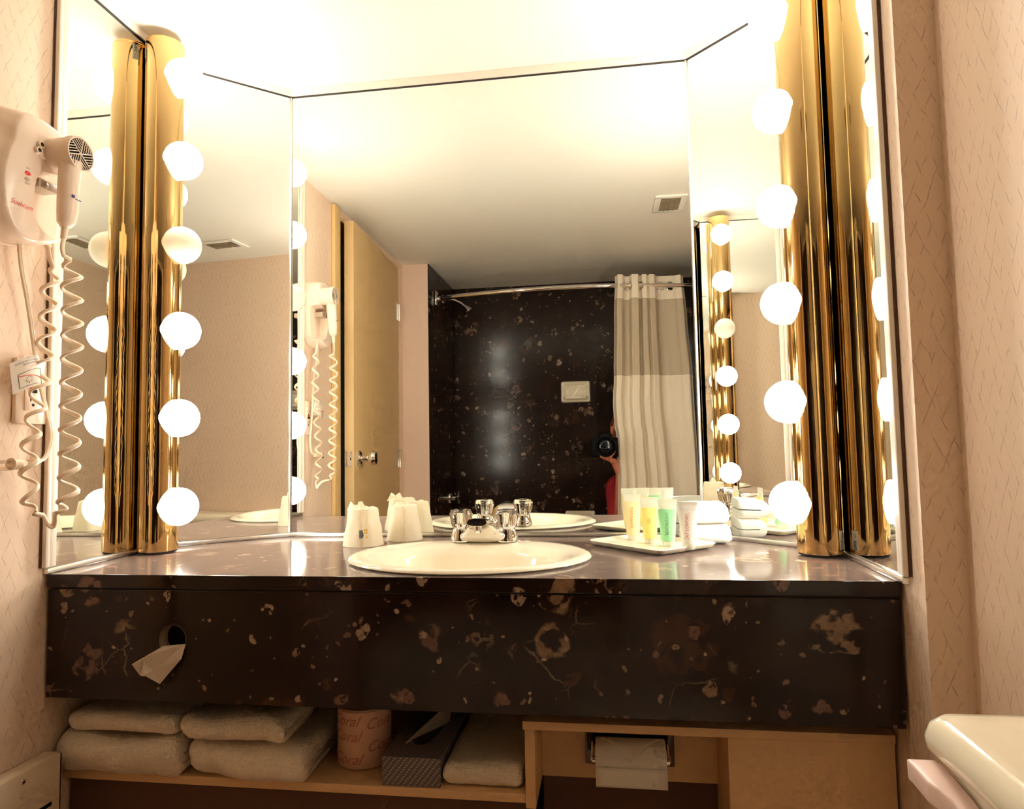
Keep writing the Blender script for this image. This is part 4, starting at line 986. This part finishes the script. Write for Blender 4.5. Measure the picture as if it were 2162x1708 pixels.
body = [((0.19, -0.42, 0.28), (0.19, -0.38, 0.52), 0.125, 0.115), ((0.15, -0.38, 0.52), (0.145, -0.36, 0.74), 0.095, 0.092), ((0.23, -0.38, 0.52), (0.23, -0.36, 0.74), 0.095, 0.092),
        (Lsh, Rsh, 0.052, 0.052), ((0.17, -0.36, 0.82), (0.13, -0.355, 0.985), 0.046, 0.042),
        (Lsh, Lel, 0.046, 0.038), (Lel, Lwr, 0.037, 0.025), (Rsh, Rel, 0.046, 0.038), (Rel, Rwr, 0.037, 0.025),
        ((0.11, -0.42, 0.27), (0.10, -0.235, 0.135), 0.080, 0.060), ((0.27, -0.42, 0.27), (0.28, -0.235, 0.135), 0.080, 0.060),
        ((0.10, -0.235, 0.130), (0.11, -0.47, 0.115), 0.056, 0.040), ((0.28, -0.235, 0.130), (0.27, -0.47, 0.115), 0.056, 0.040),
        ((0.11, -0.47, 0.11), (0.115, -0.52, 0.16), 0.036, 0.024), ((0.27, -0.47, 0.11), (0.265, -0.52, 0.16), 0.036, 0.024)]
# head: cranium, jaw, nose, ears, brow, lips
body += [(HC+Vector((0, -0.012, 0.028)), HC+Vector((0, 0.012, 0.020)), 0.074, 0.070), (HC+Vector((0, 0.020, -0.045)), HC+Vector((0, 0.030, -0.072)), 0.050, 0.034),
         (HC+Vector((0, 0.078, 0.012)), HC+Vector((0, 0.094, -0.024)), 0.008, 0.012), (HC+Vector((-0.074, -0.008, 0.010)), HC+Vector((-0.076, -0.010, -0.020)), 0.012, 0.009), (HC+Vector((0.074, -0.008, 0.010)), HC+Vector((0.076, -0.010, -0.020)), 0.012, 0.009),
         (HC+Vector((-0.032, 0.068, 0.022)), HC+Vector((0.032, 0.068, 0.022)), 0.012, 0.012), (HC+Vector((-0.018, 0.064, -0.052)), HC+Vector((0.018, 0.064, -0.052)), 0.009, 0.009)]
# left hand cradles the lens from below: palm under the barrel, fingers up its curtain side, thumb on the near side
body += [(Lwr, (0.040, -0.140, 0.926), 0.021, 0.018), ((0.038, -0.138, 0.926), (0.026, -0.112, 0.934), 0.016, 0.013)]
for k, (dy, l) in enumerate(((-0.076, 0.9), (-0.088, 1.0), (-0.101, 0.95), (-0.113, 0.8))):
    p0 = Vector((0.018, -0.116+0.3*(dy+0.1), 0.943)); p1 = Vector((0.019, dy, 0.9535)); p2 = Vector((0.0310, dy+0.002, 0.9640)); p3 = Vector((0.0395, dy+0.003, 0.975+0.002*l))
    body += [(p0, p1, 0.0088, 0.0080), (p1, p2, 0.0080, 0.0072), (p2, p3, 0.0072, 0.0060)]
body += [((0.016, -0.130, 0.938), (-0.010, -0.104, 0.948), 0.010, 0.009), ((-0.010, -0.104, 0.948), (-0.024, -0.100, 0.9555), 0.009, 0.0075)]
# right hand on the grip
body += [(Rwr, (0.100, -0.211, 0.960), 0.022, 0.020), ((0.100, -0.211, 0.955), (0.100, -0.206, 1.000), 0.019, 0.015)]
for k, dz in enumerate((1.018, 1.000, 0.982, 0.966)):
    body += [((0.100, -0.198, dz-0.004), (0.101, -0.166, dz), 0.0085, 0.0080), ((0.101, -0.166, dz), (0.086, -0.147, dz), 0.0080, 0.0068), ((0.086, -0.147, dz), (0.070, -0.1465, dz), 0.0068, 0.0056)]
body += [((0.094, -0.221, 0.985), (0.074, -0.233, 1.006), 0.010, 0.009), ((0.074, -0.233, 1.006), (0.050, -0.231, 1.014), 0.009, 0.0075)]
capsules(body, 0.0045, 'body', 'skin', pe, 3)
cl = [((0.19, -0.42, 0.33), (0.19, -0.38, 0.52), 0.137, 0.128), ((0.15, -0.38, 0.52), (0.145, -0.36, 0.74), 0.108, 0.104), ((0.23, -0.38, 0.52), (0.23, -0.36, 0.74), 0.108, 0.104), (Lsh, Rsh, 0.064, 0.064),
      (Lsh, Vector(Lsh).lerp(Vector(Lel), 0.80), 0.066, 0.062), (Rsh, Vector(Rsh).lerp(Vector(Rel), 0.62), 0.060, 0.056)]
capsules(cl, 0.007, 't_shirt', 'shirt', pe, 3)
tl = [((0.19, -0.42, 0.24), (0.19, -0.41, 0.33), 0.135, 0.130), ((0.11, -0.42, 0.27), (0.10, -0.235, 0.138), 0.088, 0.068), ((0.27, -0.42, 0.27), (0.28, -0.235, 0.138), 0.088, 0.068), ((0.10, -0.235, 0.136), (0.11, -0.46, 0.122), 0.063, 0.048), ((0.28, -0.235, 0.136), (0.27, -0.46, 0.122), 0.063, 0.048)]
capsules(tl, 0.007, 'trousers', 'trouser', pe, 3)
hr_ = [(HC+Vector((0, -0.020, 0.045)), HC+Vector((0, 0.000, 0.048)), 0.078, 0.072), (HC+Vector((-0.045, -0.030, 0.02)), HC+Vector((-0.058, -0.035, -0.09)), 0.044, 0.034), (HC+Vector((0.045, -0.030, 0.02)), HC+Vector((0.058, -0.035, -0.09)), 0.044, 0.034), (HC+Vector((0, -0.055, 0.02)), HC+Vector((0, -0.062, -0.10)), 0.052, 0.040)]
capsules(hr_, 0.006, 'hair', 'hair', pe, 3)
for sx in (-1, 1):
    ey = make('eye', sph(B(), HC+Vector((sx*0.030, 0.0735, 0.008)), 0.0095, 16, 10), 'trimwhite', pe)
    make('iris', sph(B(), HC+Vector((sx*0.030, 0.0800, 0.008)), 0.0042, 12, 8), 'black', ey)
make('lips', sph(B(), HC+Vector((0, 0.0735, -0.052)), 0.012, 16, 8, (1.5, 0.35, 0.42)), 'strap', pe)

# the photographer's camera (the view is taken just in front of its lens)
dc = thing('photo_camera', (0.0, -0.12, CZ), 'black photo camera with a wide round lens beside the shower curtain', 'camera')
make('lens_barrel', lathe(B(), [(0.034, -0.134), (0.036, -0.126), (0.036, -0.070), (0.040, -0.066), (0.040, -0.040), (0.044, -0.034), (0.0475, -0.006), (0.0475, -0.004), (0.0445, -0.004), (0.040, -0.020), (0.034, -0.028)], (0, 0, CZ), (0,1,0), n=48, cap1=False), 'black', dc)
make('front_element', sph(B(), (0, -0.032, CZ), 0.034, 32, 12, (1, 0.22, 1)), 'lensglass', dc)
make('zoom_ring', lathe(B(), [(0.0405, -0.064), (0.0412, -0.062), (0.0412, -0.046), (0.0405, -0.044)], (0, 0, CZ), (0,1,0), n=48), plain('ring_rubber', (0.02, 0.02, 0.02), 0.8), dc)
make('camera_body', bevel(box(B(), -0.072, 0.068, -0.198, -0.132, CZ-0.050, CZ+0.042), 0.010, 3), 'black', dc)
make('prism_housing', bevel(box(B(), -0.030, 0.030, -0.194, -0.128, CZ+0.036, CZ+0.066), 0.010, 3), 'black', dc)
make('grip', bevel(box(B(), 0.060, 0.090, -0.194, -0.156, CZ-0.048, CZ+0.034), 0.010, 3), 'black', dc)
make('strap', tube(B(), smooth_path([(0.066, -0.176, CZ+0.030), (0.110, -0.20, CZ-0.01), (0.125, -0.225, CZ-0.09), (0.105, -0.23, CZ-0.05), (0.080, -0.199, CZ+0.02)], 6), 0.006, 10, 0.35), 'black', dc)
